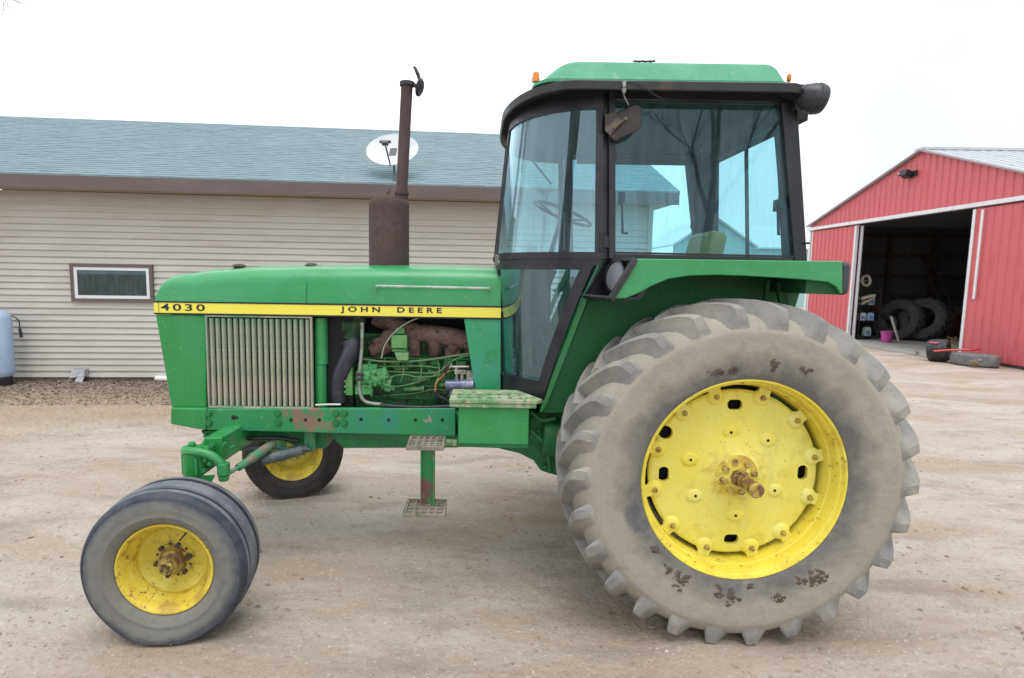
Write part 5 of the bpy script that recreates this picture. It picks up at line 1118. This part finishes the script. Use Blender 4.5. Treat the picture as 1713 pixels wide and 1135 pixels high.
# ---------- fender
YF0, YF1 = 2.8, 3.19
M_green_in = mat('inner_fender_green', (.010, .13, .04), .6, layers=[(5, .45, .7, (.013, .16, .05)), (13, .6, .72, (.04, .05, .03)), (40, .64, .7, (.1, .12, .09))])  # base green darkened to carry the occlusion behind the tyre
M_green_shade = mat('shaded_grimy_green', (.006, .075, .025), .7, layers=[(5, .45, .7, (.01, .11, .035)), (11, .58, .72, (.03, .03, .02))])  # under-fender shade put into the base green, grime patches over it
def fender(mirrored):
    mr_ = (lambda q: mirror(q)) if mirrored else (lambda q: q)
    zt_ = (P(1060, 432, YF0)[1]+P(1412, 437, YF0)[1])/2
    lip = pp([(1056, 438), (1062, 433), (1410, 437.5), (1410, 492.5), (1407, 491), (1399, 480), (1386, 472.5), (1345, 468), (1300, 465), (1250, 462), (1200, 460.5), (1155, 461.5), (1118, 467), (1090, 479), (1066, 492), (1046, 499.5), (1022, 500)], YF0)
    # near lip: rounded into the top
    g = G(); g.prism([(x, z) for x, z in lip], YF0, YF0+.022)
    x0, x1 = P(1062, 433, YF0)[0], P(1410, 437, YF0)[0]
    g.box(x0+.0, x1, YF0+.022, YF1, zt_-.035, zt_-.006)
    o = obj('fender', mr_(g), M_green_hood, T, .012, seg=3)
    g = G(); e0, ez1 = P(1402, 436, YF0-.004); e1, ez0 = P(1423, 494.5, YF0-.004); g.box(e0+.022, e1, YF0-.004, YF1, ez0, ez1-.004); obj('fender_end', mr_(g), mat('fender_end_rubber', (.03, .035, .045), .45, layers=[(9, .5, .7, (.06, .065, .075))]), T, .030, seg=5)
    g = G(); g.box(P(1347, 480, YF0+.03)[0], x1-.001, YF0+.024, YF1-.002, P(1400, 492.5, YF0+.024)[1], zt_-.037); obj('fender_rear_box', mr_(g), M_green_shade, T, .004)
    # lamp pocket
    A_, B_, C2, D_ = Vector((P(1062, 432, YF0)[0], YF0-.003, zt_)), Vector((P(1014, 431, YF1-.04)[0], YF1-.04, zt_+.003)), Vector((P(978, 497, YF1-.04)[0], YF1-.04, P(978, 497, YF1-.04)[1])), Vector((P(1021, 501, YF0)[0], YF0-.003, P(1021, 501, YF0)[1]))
    g = G()
    n_ = (B_-A_).cross(D_-A_).normalized(); n_ = -n_ if n_.x > 0 else n_
    g.bar(A_-Vector((0, 0, .008)), D_, .03, .028, n_); g.bar(B_-Vector((0, 0, .008)), C2, .02, .02, n_); g.bar(A_-Vector((0, 0, .01)), B_-Vector((0, 0, .01)), .02, .03, n_); g.bar(D_, C2, .014, .05, n_)
    o2 = obj('lamp_bezel', mr_(g), M_visor, T, .004)
    off = Vector((.13, 0, 0)); g = G(); g.poly3([p+off for p in (A_+Vector((0, .02, -.02)), B_+Vector((0, 0, -.02)), C2+Vector((0, 0, .01)), D_+Vector((0, .02, .01)))], [p+off*1.2 for p in (A_+Vector((0, .02, -.02)), B_+Vector((0, 0, -.02)), C2+Vector((0, 0, .01)), D_+Vector((0, .02, .01)))])
    g.poly3([B_+Vector((0, .0, -.02)), B_+Vector((.15, 0, -.02)), C2+Vector((.15, 0, 0)), C2], [B_+Vector((0, .012, -.02)), B_+Vector((.15, .012, -.02)), C2+Vector((.15, .012, 0)), C2+Vector((0, .012, 0))])
    g.poly3([D_+Vector((0, .02, .0)), D_+Vector((.15, .02, .0)), C2+Vector((.15, 0, 0)), C2], [D_+Vector((0, .02, .012)), D_+Vector((.15, .02, .012)), C2+Vector((.15, 0, .012)), C2+Vector((0, 0, .012))])
    obj('lamp_pocket', mr_(g), M_black, T)
    lc = (A_+B_+C2+D_)/4+Vector((.0, -.02, .012)); ax = Vector((-.90, -.38, .12)).normalized(); lc = lc+Vector((.035, .0, 0))
    g = G(); g.lathe([(.001, -.09), (.05, -.07), (.078, -.02), (.082, .0), (.082, .012), (.074, .014)], lc, ax, 32); lo = obj('head_lamp', mr_(g), M_black, T, smooth=40)
    g = G(); g.lathe([(.073, .0), (.073, .008), (.05, .014), (.001, .017)], lc, ax, 32); obj('lens', mr_(g), mat('dull_lens', (.16, .16, .18), .25, coat=.4, bump=(90, .003)), lo, smooth=60)
fender(False); fender(True)
# inner fender walls
def innerwall(mirrored):
    mr_ = (lambda q: mirror(q)) if mirrored else (lambda q: q)
    a = pp([(1016, 433), (1345, 437), (1342, 478), (1330, 516), (1290, 560), (1290, 690), (908, 691), (918, 660), (1000, 470)], 3.21)
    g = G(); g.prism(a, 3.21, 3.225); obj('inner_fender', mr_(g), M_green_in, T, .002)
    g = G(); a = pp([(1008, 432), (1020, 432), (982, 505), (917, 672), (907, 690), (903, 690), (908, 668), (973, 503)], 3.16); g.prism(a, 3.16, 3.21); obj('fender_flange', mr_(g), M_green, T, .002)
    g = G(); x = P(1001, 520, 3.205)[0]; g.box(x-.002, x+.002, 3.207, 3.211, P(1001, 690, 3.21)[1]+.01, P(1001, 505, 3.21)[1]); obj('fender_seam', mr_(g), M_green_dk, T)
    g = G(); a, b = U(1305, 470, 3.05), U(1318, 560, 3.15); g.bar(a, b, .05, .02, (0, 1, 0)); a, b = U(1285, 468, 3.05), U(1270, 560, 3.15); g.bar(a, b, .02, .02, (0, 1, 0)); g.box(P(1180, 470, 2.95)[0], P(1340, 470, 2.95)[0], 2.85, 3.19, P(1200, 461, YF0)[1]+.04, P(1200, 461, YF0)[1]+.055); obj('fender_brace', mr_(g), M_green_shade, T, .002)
innerwall(False); innerwall(True)

# ---------- cab
def cpt(th_, z, off=0.0):
    """point on the curved front quarter: th 0 at the side (rear edge of the door), 90 deg at the front"""
    t = th_; s_, c_ = math.sin(t), math.cos(t)
    x = .65-.54*s_+((z-1.965)*(.09*s_-.037*(1-s_)) if z > 1.965 else (1.965-z)*.045*s_); y = 3.55-.50*c_
    nx_, ny_ = -s_*.50, -c_*.54; l = math.hypot(nx_, ny_)
    return Vector((x+off*nx_/l, y+off*ny_/l, z))
ZB, ZT = 1.965, 2.69
def cband(g, tl, tr, z0, z1, nz=6, nth=14, o0=-.012, o1=.012):
    """tl, tr: functions of z giving the angular limits"""
    vs_ = []; fs = []
    for j in range(nz+1):
        z = z0+(z1-z0)*j/nz if not callable(z0) else None
        for i in range(nth+1):
            t = tl(z)+(tr(z)-tl(z))*i/nth; vs_.append(cpt(t, z, o1)); vs_.append(cpt(t, z, o0))
    W = (nth+1)*2
    for j in range(nz):
        for i in range(nth):
            a = j*W+i*2; b = a+2; c_ = a+W; d = b+W; fs += [(a, b, d, c_), (a+1, c_+1, d+1, b+1)]
        a = j*W; fs.append((a, a+W, a+W+1, a+1)); a = j*W+nth*2; fs.append((a, a+1, a+W+1, a+W))
    for i in range(nth):
        a = i*2; fs.append((a, a+1, a+3, a+2)); a = nz*W+i*2; fs.append((a, a+2, a+3, a+1))
    return g.add(vs_, fs)
K = lambda v: (lambda z: v)
H = PI/2
def tslope(z): # rear edge of the lower door
    return R_(3)+(R_(34)-R_(3))*max(0, min(1, (1.94-z)/(1.94-1.15)))**.92
def cab_side(mirrored):
    m_ = (lambda q: mirror(q)) if mirrored else (lambda q: q)
    # door frame
    g = G()
    cband(g, K(0), K(H), ZT, ZT+.09); cband(g, K(R_(0)), K(R_(4.5)), ZB, ZT, nth=2); cband(g, K(R_(86.5)), K(H), ZB, ZT, nth=2)
    cband(g, K(0), K(H), ZB-.035, ZB, nz=1, o1=.018); 
    zb = lambda: 0
    cband(g, K(R_(1)), K(H), 1.895, ZB-.036, nz=2, o1=.010)
    d = obj('cab_door', m_(g), M_black, T, smooth=40)
    g = G(); cband(g, K(R_(4.5)), K(R_(86.5)), ZB, ZT, nth=24, o0=-.003, o1=.003); obj('door_glass', m_(g), M_glass_door, d, smooth=60)
    # lower door
    g = G(); fwd = lambda z: tslope(z)+R_(6.5)
    cband(g, tslope, fwd, 1.15, 1.894, nz=12, nth=3, o1=.016); cband(g, K(R_(79)), K(H), 1.15, 1.894, nth=3); cband(g, fwd, K(R_(79)), 1.15, 1.245, nz=2, nth=10); cband(g, fwd, K(R_(79)), 1.872, 1.894, nz=1, nth=10, o1=.02)
    cband(g, fwd, K(R_(79)), 1.2451, 1.26, nz=1, nth=10, o1=.02)
    obj('door_frame', m_(g), M_black, d, smooth=40)
    g = G(); cband(g, fwd, K(R_(79)), 1.2602, 1.8718, nz=10, nth=20, o0=-.003, o1=.003); obj('door_glass', m_(g), M_glass_low, d, smooth=60)
    # pillars
    g = G(); YS = 3.05
    g.prism(pp([(1009, 150), (1019, 150), (1019, 434), (1009, 434)], YS), YS+.02, YS+.08)
    g.prism(pp([(1018, 148), (1029, 150), (1029, 424), (1026, 434), (1018, 434)], YS), YS-.012, YS+.06)
    g.prism(pp([(1029, 140), (1335, 143), (1333, 167.5), (1306, 171), (1029, 165.5)], YS), YS, YS+.06)
    g.prism(pp([(1307, 171.5), (1333, 168), (1350, 437), (1329, 437)], YS), YS-.004, YS+.10)
    g.prism(pp([(1027, 424.5), (1328, 431.5), (1328, 440), (1027, 434.5)], YS), YS, YS+.05)
    obj('cab_frame', m_(g), M_black, T, .004)
    g = G(); g.prism(pp([(1029.3, 166), (1305.5, 171.3), (1327.5, 431), (1029.3, 424)], YS), YS+.018, YS+.024); sw = obj('side_window', m_(g), M_glass, T, smooth=None)
    g = G(); g.prism(pp([(1031, 167), (1305, 172), (1305.5, 174.5), (1031, 169.5)], YS), YS+.008, YS+.0175)
    g.prism(pp([(1024, 421), (1328, 428), (1328, 431), (1024, 424)], YS), YS+.0, YS+.0175)
    obj('window_gasket', m_(g), M_rubber, sw)
    # hinges
    g = G()
    for py in (205, 405): g = G(); q = U(1006, py, YS-.01); g.cyl(q+Vector((0, 0, -.05)), q+Vector((0, 0, .05)), .012, .012, 10); g.obox(q+Vector((.02, .01, 0)), (.03, 0, 0), (0, .005, 0), (0, 0, .03)); obj('door_hinge', m_(g), M_black, T, .002)
cab_side(False); cab_side(True)
# windshield between the two curved quarters, firewall, cab floor and rear wall
xf = lambda z: cpt(H, z).x
g = G(); 
def fpan(z0, z1, y0, y1, o=0, t=.012): g.poly3([(xf(z0)-o, y0, z0), (xf(z0)-o, y1, z0), (xf(z1)-o, y1, z1), (xf(z1)-o, y0, z1)], [(xf(z0)-o+t, y0, z0), (xf(z0)-o+t, y1, z0), (xf(z1)-o+t, y1, z1), (xf(z1)-o+t, y0, z1)])
fpan(ZB, ZT, 3.551, 3.949, 0, .006); obj('windshield', g, M_glass, T, smooth=None)
g = G(); fpan(ZT, ZT+.09, 3.551, 3.949, .01, .02); fpan(1.88, ZB, 3.551, 3.949, .01, .02); fpan(ZB, ZT, 3.55, 3.565, .01, .02); fpan(ZB, ZT, 3.935, 3.95, .01, .02); obj('windshield_frame', g, M_black, T, .003)
g = G(); g.box(.125, .27, 3.52, 3.98, 1.0, 1.90); g.box(.271, .46, 3.66, 3.84, 1.0, 1.93); obj('dash_console', g, M_black, T, .02)
g = G(); fl_ = [(.16, 3.48), (.33, 3.24), (.45, 3.235), (1.72, 3.235), (1.72, 4.265), (.45, 4.265), (.33, 4.26), (.16, 4.02)]; g.poly3([(x, y, 1.10) for x, y in fl_], [(x, y, 1.13) for x, y in fl_]); obj('cab_floor', g, M_floor_int, T)
g = G(); g.box(.275, .50, 3.92, 4.20, 1.131, 1.55); g.box(.275, .36, 3.56, 3.919, 1.131, 1.45); obj('pedal_console', g, M_liner, T, .03)
g = G(); g.box(1.66, 1.70, 3.235, 4.265, 1.131, 1.95); obj('rear_panel', g, M_liner, T, .004)
for y0_ in (3.236, 4.234): g = G(); g.box(.72, 1.655, y0_, y0_+.03, 1.131, 1.94); obj('side_panel', g, M_liner, T, .004)
g = G(); g.box(1.62, 1.74, 3.16, 4.34, 2.68, 2.80); obj('rear_header', g, M_liner, T, .004)
g = G(); g.poly3([(1.655, 3.12, 1.951), (1.70, 3.12, 1.951), (1.70, 3.17, 1.951), (1.655, 3.17, 1.951)], [(1.555, 3.12, 2.76), (1.60, 3.12, 2.76), (1.60, 3.17, 2.76), (1.555, 3.17, 2.76)]); obj('rear_post', g, M_liner, T, .004)
g = G(); g.poly3([(1.625, 4.29, 1.951), (1.775, 4.29, 1.951), (1.775, 4.40, 1.951), (1.625, 4.40, 1.951)], [(1.595, 4.29, 2.76), (1.735, 4.29, 2.76), (1.735, 4.40, 2.76), (1.595, 4.40, 2.76)]); obj('rear_post', g, M_liner, T, .004)
g = G(); g.poly3([(1.684, 3.171, 1.951), (1.690, 3.171, 1.951), (1.720, 4.289, 1.951), (1.714, 4.289, 1.951)], [(1.604, 3.171, 2.679), (1.610, 3.171, 2.679), (1.700, 4.289, 2.679), (1.694, 4.289, 2.679)]); rw = obj('rear_window', g, M_glass, T, smooth=None)
g = G(); g.poly3([(1.69, 3.66, 1.951), (1.71, 3.66, 1.951), (1.71, 3.672, 1.951), (1.69, 3.672, 1.951)], [(1.635, 3.66, 2.679), (1.655, 3.66, 2.679), (1.655, 3.672, 2.679), (1.635, 3.672, 2.679)]); obj('window_divider', g, M_rubber, rw)
g = G(); g.box(.72, 1.74, 4.405, 4.435, 2.685, 2.77); obj('side_header', g, M_liner, T, .003)
# seat
M_s = mat('olive_seat_vinyl', (.36, .33, .10), .5, layers=[(8, .5, .7, (.28, .24, .08))])
g = G(); g.poly3([(1.28, 3.53, 1.56), (1.42, 3.53, 1.56), (1.54, 3.57, 2.12), (1.42, 3.57, 2.14)], [(1.28, 3.97, 1.56), (1.42, 3.97, 1.56), (1.54, 3.93, 2.12), (1.42, 3.93, 2.14)]); g.box(.9, 1.33, 3.51, 3.99, 1.50, 1.60)
seat = obj('seat', g, M_s, T, .04, seg=4); g = G(); g.box(1.0, 1.3, 3.63, 3.87, 1.131, 1.499); obj('seat_base', g, M_black, seat, .01)
# steering wheel and column
g = G(); sc_ = U(941, 358, YC); ax = Vector((.37, 0, .93)).normalized(); rings = []
g.lathe([(.195+.010*math.cos(2*PI*k/10), .010*math.sin(2*PI*k/10)) for k in range(10)], sc_, ax, 48, closed=True)
u_ = ax.orthogonal().normalized(); v_ = ax.cross(u_)
for k in range(3): a = 2*PI*k/3+.6; g.tube([sc_-ax*.04, sc_+(u_*math.cos(a)+v_*math.sin(a))*.19], .006, 8)
sw_ = obj('steering_wheel', g, M_black, T, smooth=60); g = G(); g.tube([sc_-ax*.03, Vector((sc_.x-.09, YC, 1.90))], [.012, .018], 12); obj('steering_column', g, M_black, sw_)
# cab handles (inside bars)
g = G()
def hbar(px, py0, py1, Y): 
    a, b = U(px, py0, Y), U(px+1.5, py1, Y); g.tube([a+Vector((0, -.04, 0)), a, b, b+Vector((.015, -.03, 0))], .0075, 8); g.obox(a+Vector((0, 0, -.02)), (.014, 0, 0), (0, .02, 0), (0, 0, .03))
hbar(1040, 325, 391, 3.12); hbar(1301, 338, 393, 3.12); g.obox(U(1309, 338, 3.09), (.02, 0, 0), (0, .008, 0), (0, 0, .03)); obj('window_handle', g, M_rubber, T)
g = G(); hbar(1160, 371, 400, 4.35); obj('window_handle', g, M_rubber, T)
g = G(); a = U(885, 262, 3.65); g.tube([a, U(922, 308, 3.75)], .006, 6); obj('wiper_arm', g, M_rubber, T)
g = G(); a = U(836, 436, 3.45); g.tube([a+Vector((-.0, 0, -.02)), a+Vector((0, -.02, .03))], .02, 10); g.obox(a+Vector((.02, -.01, .0)), (.03, 0, 0), (0, .02, 0), (0, 0, .02)); obj('door_latch', g, M_steel, T, .002)
g = G(); a = U(1346, 407, 3.03); g.tube([a, a+Vector((.025, 0, 0))], .006, 8); obj('latch_pin', g, M_black, T)
# roof: visor ring, headliner, green cap
def rrect(x0, x1, y0, y1, rf, rb, n=10):
    pts = []
    for cx_, cy_, r_, a0 in ((x0+rf[0], y0+rf[1], rf, PI), (x1-rb, y0+rb, (rb, rb), 1.5*PI), (x1-rb, y1-rb, (rb, rb), 0), (x0+rf[0], y1-rf[1], rf, .5*PI)):
        for k in range(n+1): a = a0+PI/2*k/n; pts.append((cx_+r_[0]*math.cos(a), cy_+r_[1]*math.sin(a)))
    return pts
vx0, vx1, vy0 = .122, 1.585, 2.91
def vring(z, d, rf=(.35, .66), rb=.06): return [Vector((x, y, z)) for x, y in rrect(vx0+d, vx1-d, vy0+d, 2*YC-vy0-d, (rf[0]-d*.6, rf[1]-d*.6), rb, 14)]
zv = 2.75
g = G(); g.loft([vring(zv+.044, .05), vring(zv+.042, .008), vring(zv+.036, 0), vring(zv+.0, .004), vring(zv-.004, .010), vring(zv+.006, .02), vring(zv+.03, .10)]); vis = obj('roof_visor', g, M_visor, T, smooth=40)
g = G(); g.poly3([(x, y, 2.762) for x, y in rrect(.24, 1.54, 3.09, 4.41, (.46, .5), .05)], [(x, y, 2.785) for x, y in rrect(.24, 1.54, 3.09, 4.41, (.46, .5), .05)]); obj('headliner', g, M_liner, T)
def cring(z, x0, x1, y0, r_): return [Vector((x, y, z)) for x, y in rrect(x0, x1, y0, 2*YC-y0, (r_, r_*1.1), r_*.6, 8)]
zc = zv+.045
g = G(); g.loft([cring(zc, .258, 1.545, 2.955, .12), cring(zc+.016, .260, 1.544, 2.956, .12), cring(zc+.020, .270, 1.541, 2.962, .12), cring(zc+.024, .285, 1.537, 2.972, .12), cring(zc+.108, .375, 1.515, 3.03, .11), cring(zc+.130, .402, 1.50, 3.055, .10), cring(zc+.138, .50, 1.43, 3.12, .10), cring(zc+.144, .66, 1.3, 3.4, .1)])
obj('roof_cap', g, mat('green_roof_faded', (.045, .26, .14), .55, layers=[(3, .45, .7, (.08, .32, .19)), (12, .6, .7, (.12, .3, .2)), (40, .66, .7, (.02, .14, .06))], rvar=.1, bump=(25, .003)), T, smooth=50)
g = G(); q = U(896.5, 124, 3.06); g.lathe([(.001, .010), (.014, .008), (.018, .002), (.018, -.020), (.021, -.022), (.021, -.04), (.001, -.04)], q, (0, 0, 1), 20); obj('amber_marker_lamp', g, M_amber, T, smooth=50)
g = G(); q = U(1320, 129, 3.10); g.lathe([(.001, .016), (.008, .014), (.011, .006), (.011, -.02), (.001, -.03)], q, (0, 0, 1), 16); obj('amber_marker_lamp', g, M_amber, T, smooth=50)
g = G()
for i in range(9): q = U(1062+i*4, 103+random.uniform(-.5, .5), 3.2); g.ball(q, .009, .015, .004, 6, 4, .3)
obj('roof_debris', g, M_mud, T)
# work light at the rear
q = U(1356, 164, 2.98)
ax = Vector((.96, -.05, -.18)).normalized()
g = G(); g.lathe([(.001, -.075), (.030, -.07), (.056, -.045), (.066, -.01), (.071, .0), (.071, .018), (.075, .020), (.075, .034), (.071, .036), (.071, .050), (.064, .062), (.04, .072), (.001, .075)], q, ax, 36); wl = obj('work_lamp', g, M_rubber, T, smooth=45)
g = G(); c = U(1331, 165, 3.01); g.obox(c, (.012, 0, 0), (0, .03, 0), (0, 0, .055)); g.bar(c+Vector((0, 0, .01)), q-ax*.07, .03, .03); g.cyl(c+Vector((.02, -.02, .05)), c+Vector((.02, .02, .05)), .014, .014, 8); obj('lamp_bracket', g, M_black, wl, .002)
# mirror
Ym_ = 2.99
Ym_ = 2.99
g = G()
fa = [U(1026, 191, Ym_), U(1062, 173.5, Ym_-.03), U(1073, 178, Ym_-.03), U(1075, 211, Ym_-.03), U(1067, 219, Ym_-.03), U(1027, 238, Ym_), U(1019, 229, Ym_), U(1036, 206, Ym_)]
bk_ = [U(1024, 193, Ym_+.06), U(1058, 178, Ym_+.09), U(1066, 182, Ym_+.09), U(1068, 207, Ym_+.09), U(1062, 213, Ym_+.09), U(1029, 232, Ym_+.06), U(1023, 226, Ym_+.06), U(1034, 206, Ym_+.06)]
g.poly3(fa, bk_); mi = obj('side_mirror', g, mat('mirror_shell', (.022, .019, .02), .4, layers=[(6, .45, .62, (.05, .036, .032)), (20, .6, .68, (.12, .10, .085))], rvar=.1), T, .010, seg=3)
g = G(); g.poly3([U(1012, 191, 3.0), U(1029, 187, 2.985), U(1041, 204, 2.975), U(1021, 228, 2.985), U(1012, 219, 3.0)], [U(1012, 191, 3.03), U(1029, 187, 3.02), U(1041, 204, 3.01), U(1021, 228, 3.02), U(1012, 219, 3.03)]); obj('mirror_bracket_plate', g, mat('mirror_plate', (.06, .048, .045), .6, layers=[(12, .5, .62, (.16, .13, .11))]), mi, .004)
g = G(); g.tube([U(1024, 216, 2.965), U(1045, 200, 2.945)], .005, 8); g.ball(U(1046, 199, 2.945), .012, .008, .010); obj('mirror_arm', g, M_dirtysteel, mi)
g = G(); a = U(1044, 137, 2.9); g.cyl(a, U(1044, 146, 2.9), .012, .009, 10); g.cyl(U(1044, 149, 2.9), U(1044, 156, 2.9), .012, .008, 10); g.tube([a, U(1043, 158, 2.9), U(1047, 168, 2.91), U(1052, 176, 2.93)], .0035, 6, 1); obj('mirror_bracket', g, M_steel, T)
g = G(); g.tube([U(1046, 138, 2.9), U(1060, 137, 2.89), U(1075, 143, 2.89), U(1095, 160, 2.9), U(1112, 166, 2.95)], .003, 6, 2); obj('antenna_wire', g, M_rubber, T)
# ---------- exhaust
mx_, _ = P(651, 400, YC); zb2 = P(651, 450, YC)[1]-.02; zt2 = P(651, 337, YC)[1]
g = G(); g.lathe([(.001, zt2+.012), (.06, zt2+.012), (.118, zt2+.004), (.127, zt2-.008), (.129, zt2-.03), (.129, zb2+.03), (.132, zb2+.0), (.132, zb2-.02), (.001, zb2-.02)], (mx_, YC, 0), (0, 0, 1), 48); mf = obj('muffler', g, M_rust, T, smooth=35)
g = G(); g.cyl((mx_, YC, zb2-.25), (mx_, YC, zb2), .05, .05, 20); obj('exhaust_elbow', g, M_manifold, T)
a = U(671, 340, YC); b = U(681, 139, YC); 
g = G(); rr = [.041, .041, .037, .037]; g.tube([a-Vector((0, 0, .05)), a*.9+b*.1, a*.88+b*.12, b], rr, 24); g.cyl(b*.98+a*.02, b+Vector((0, 0, .0)), .043, .043, 24); g.cyl(a*.93+b*.07, a*.91+b*.09, .047, .047, 20); pipe = obj('exhaust_pipe', g, M_rust, T, smooth=35)
M_cap = mat('dark_iron', (.04, .038, .05), .6, .3, layers=[(14, .5, .65, (.10, .07, .07))])
g = G(); g.cyl(b-Vector((0, 0, .02)), b+Vector((0, 0, .004)), .047, .047, 24)
h_ = U(700, 152, YC); g.bar(b+Vector((.03, 0, -.006)), h_+Vector((0, 0, .02)), .03, .02)
g.lathe([(.001, .006), (.045, .006), (.055, -.002), (.055, -.008), (.001, -.006)], U(703, 147, YC), (.93, -.25, -.3), 28)
g.bar(U(706, 150, YC), U(699, 124, YC), .022, .012, (0, 1, 0)); g.tube([U(699, 125, YC), U(695, 115, YC), U(692, 112, YC)], [.012, .008], 8)
g.poly3([U(698, 152, YC-.02), U(708, 147, YC-.02), U(701, 163, YC-.02)], [U(698, 152, YC+.02), U(708, 147, YC+.02), U(701, 163, YC+.02)])
obj('rain_cap', g, M_cap, pipe, .001)
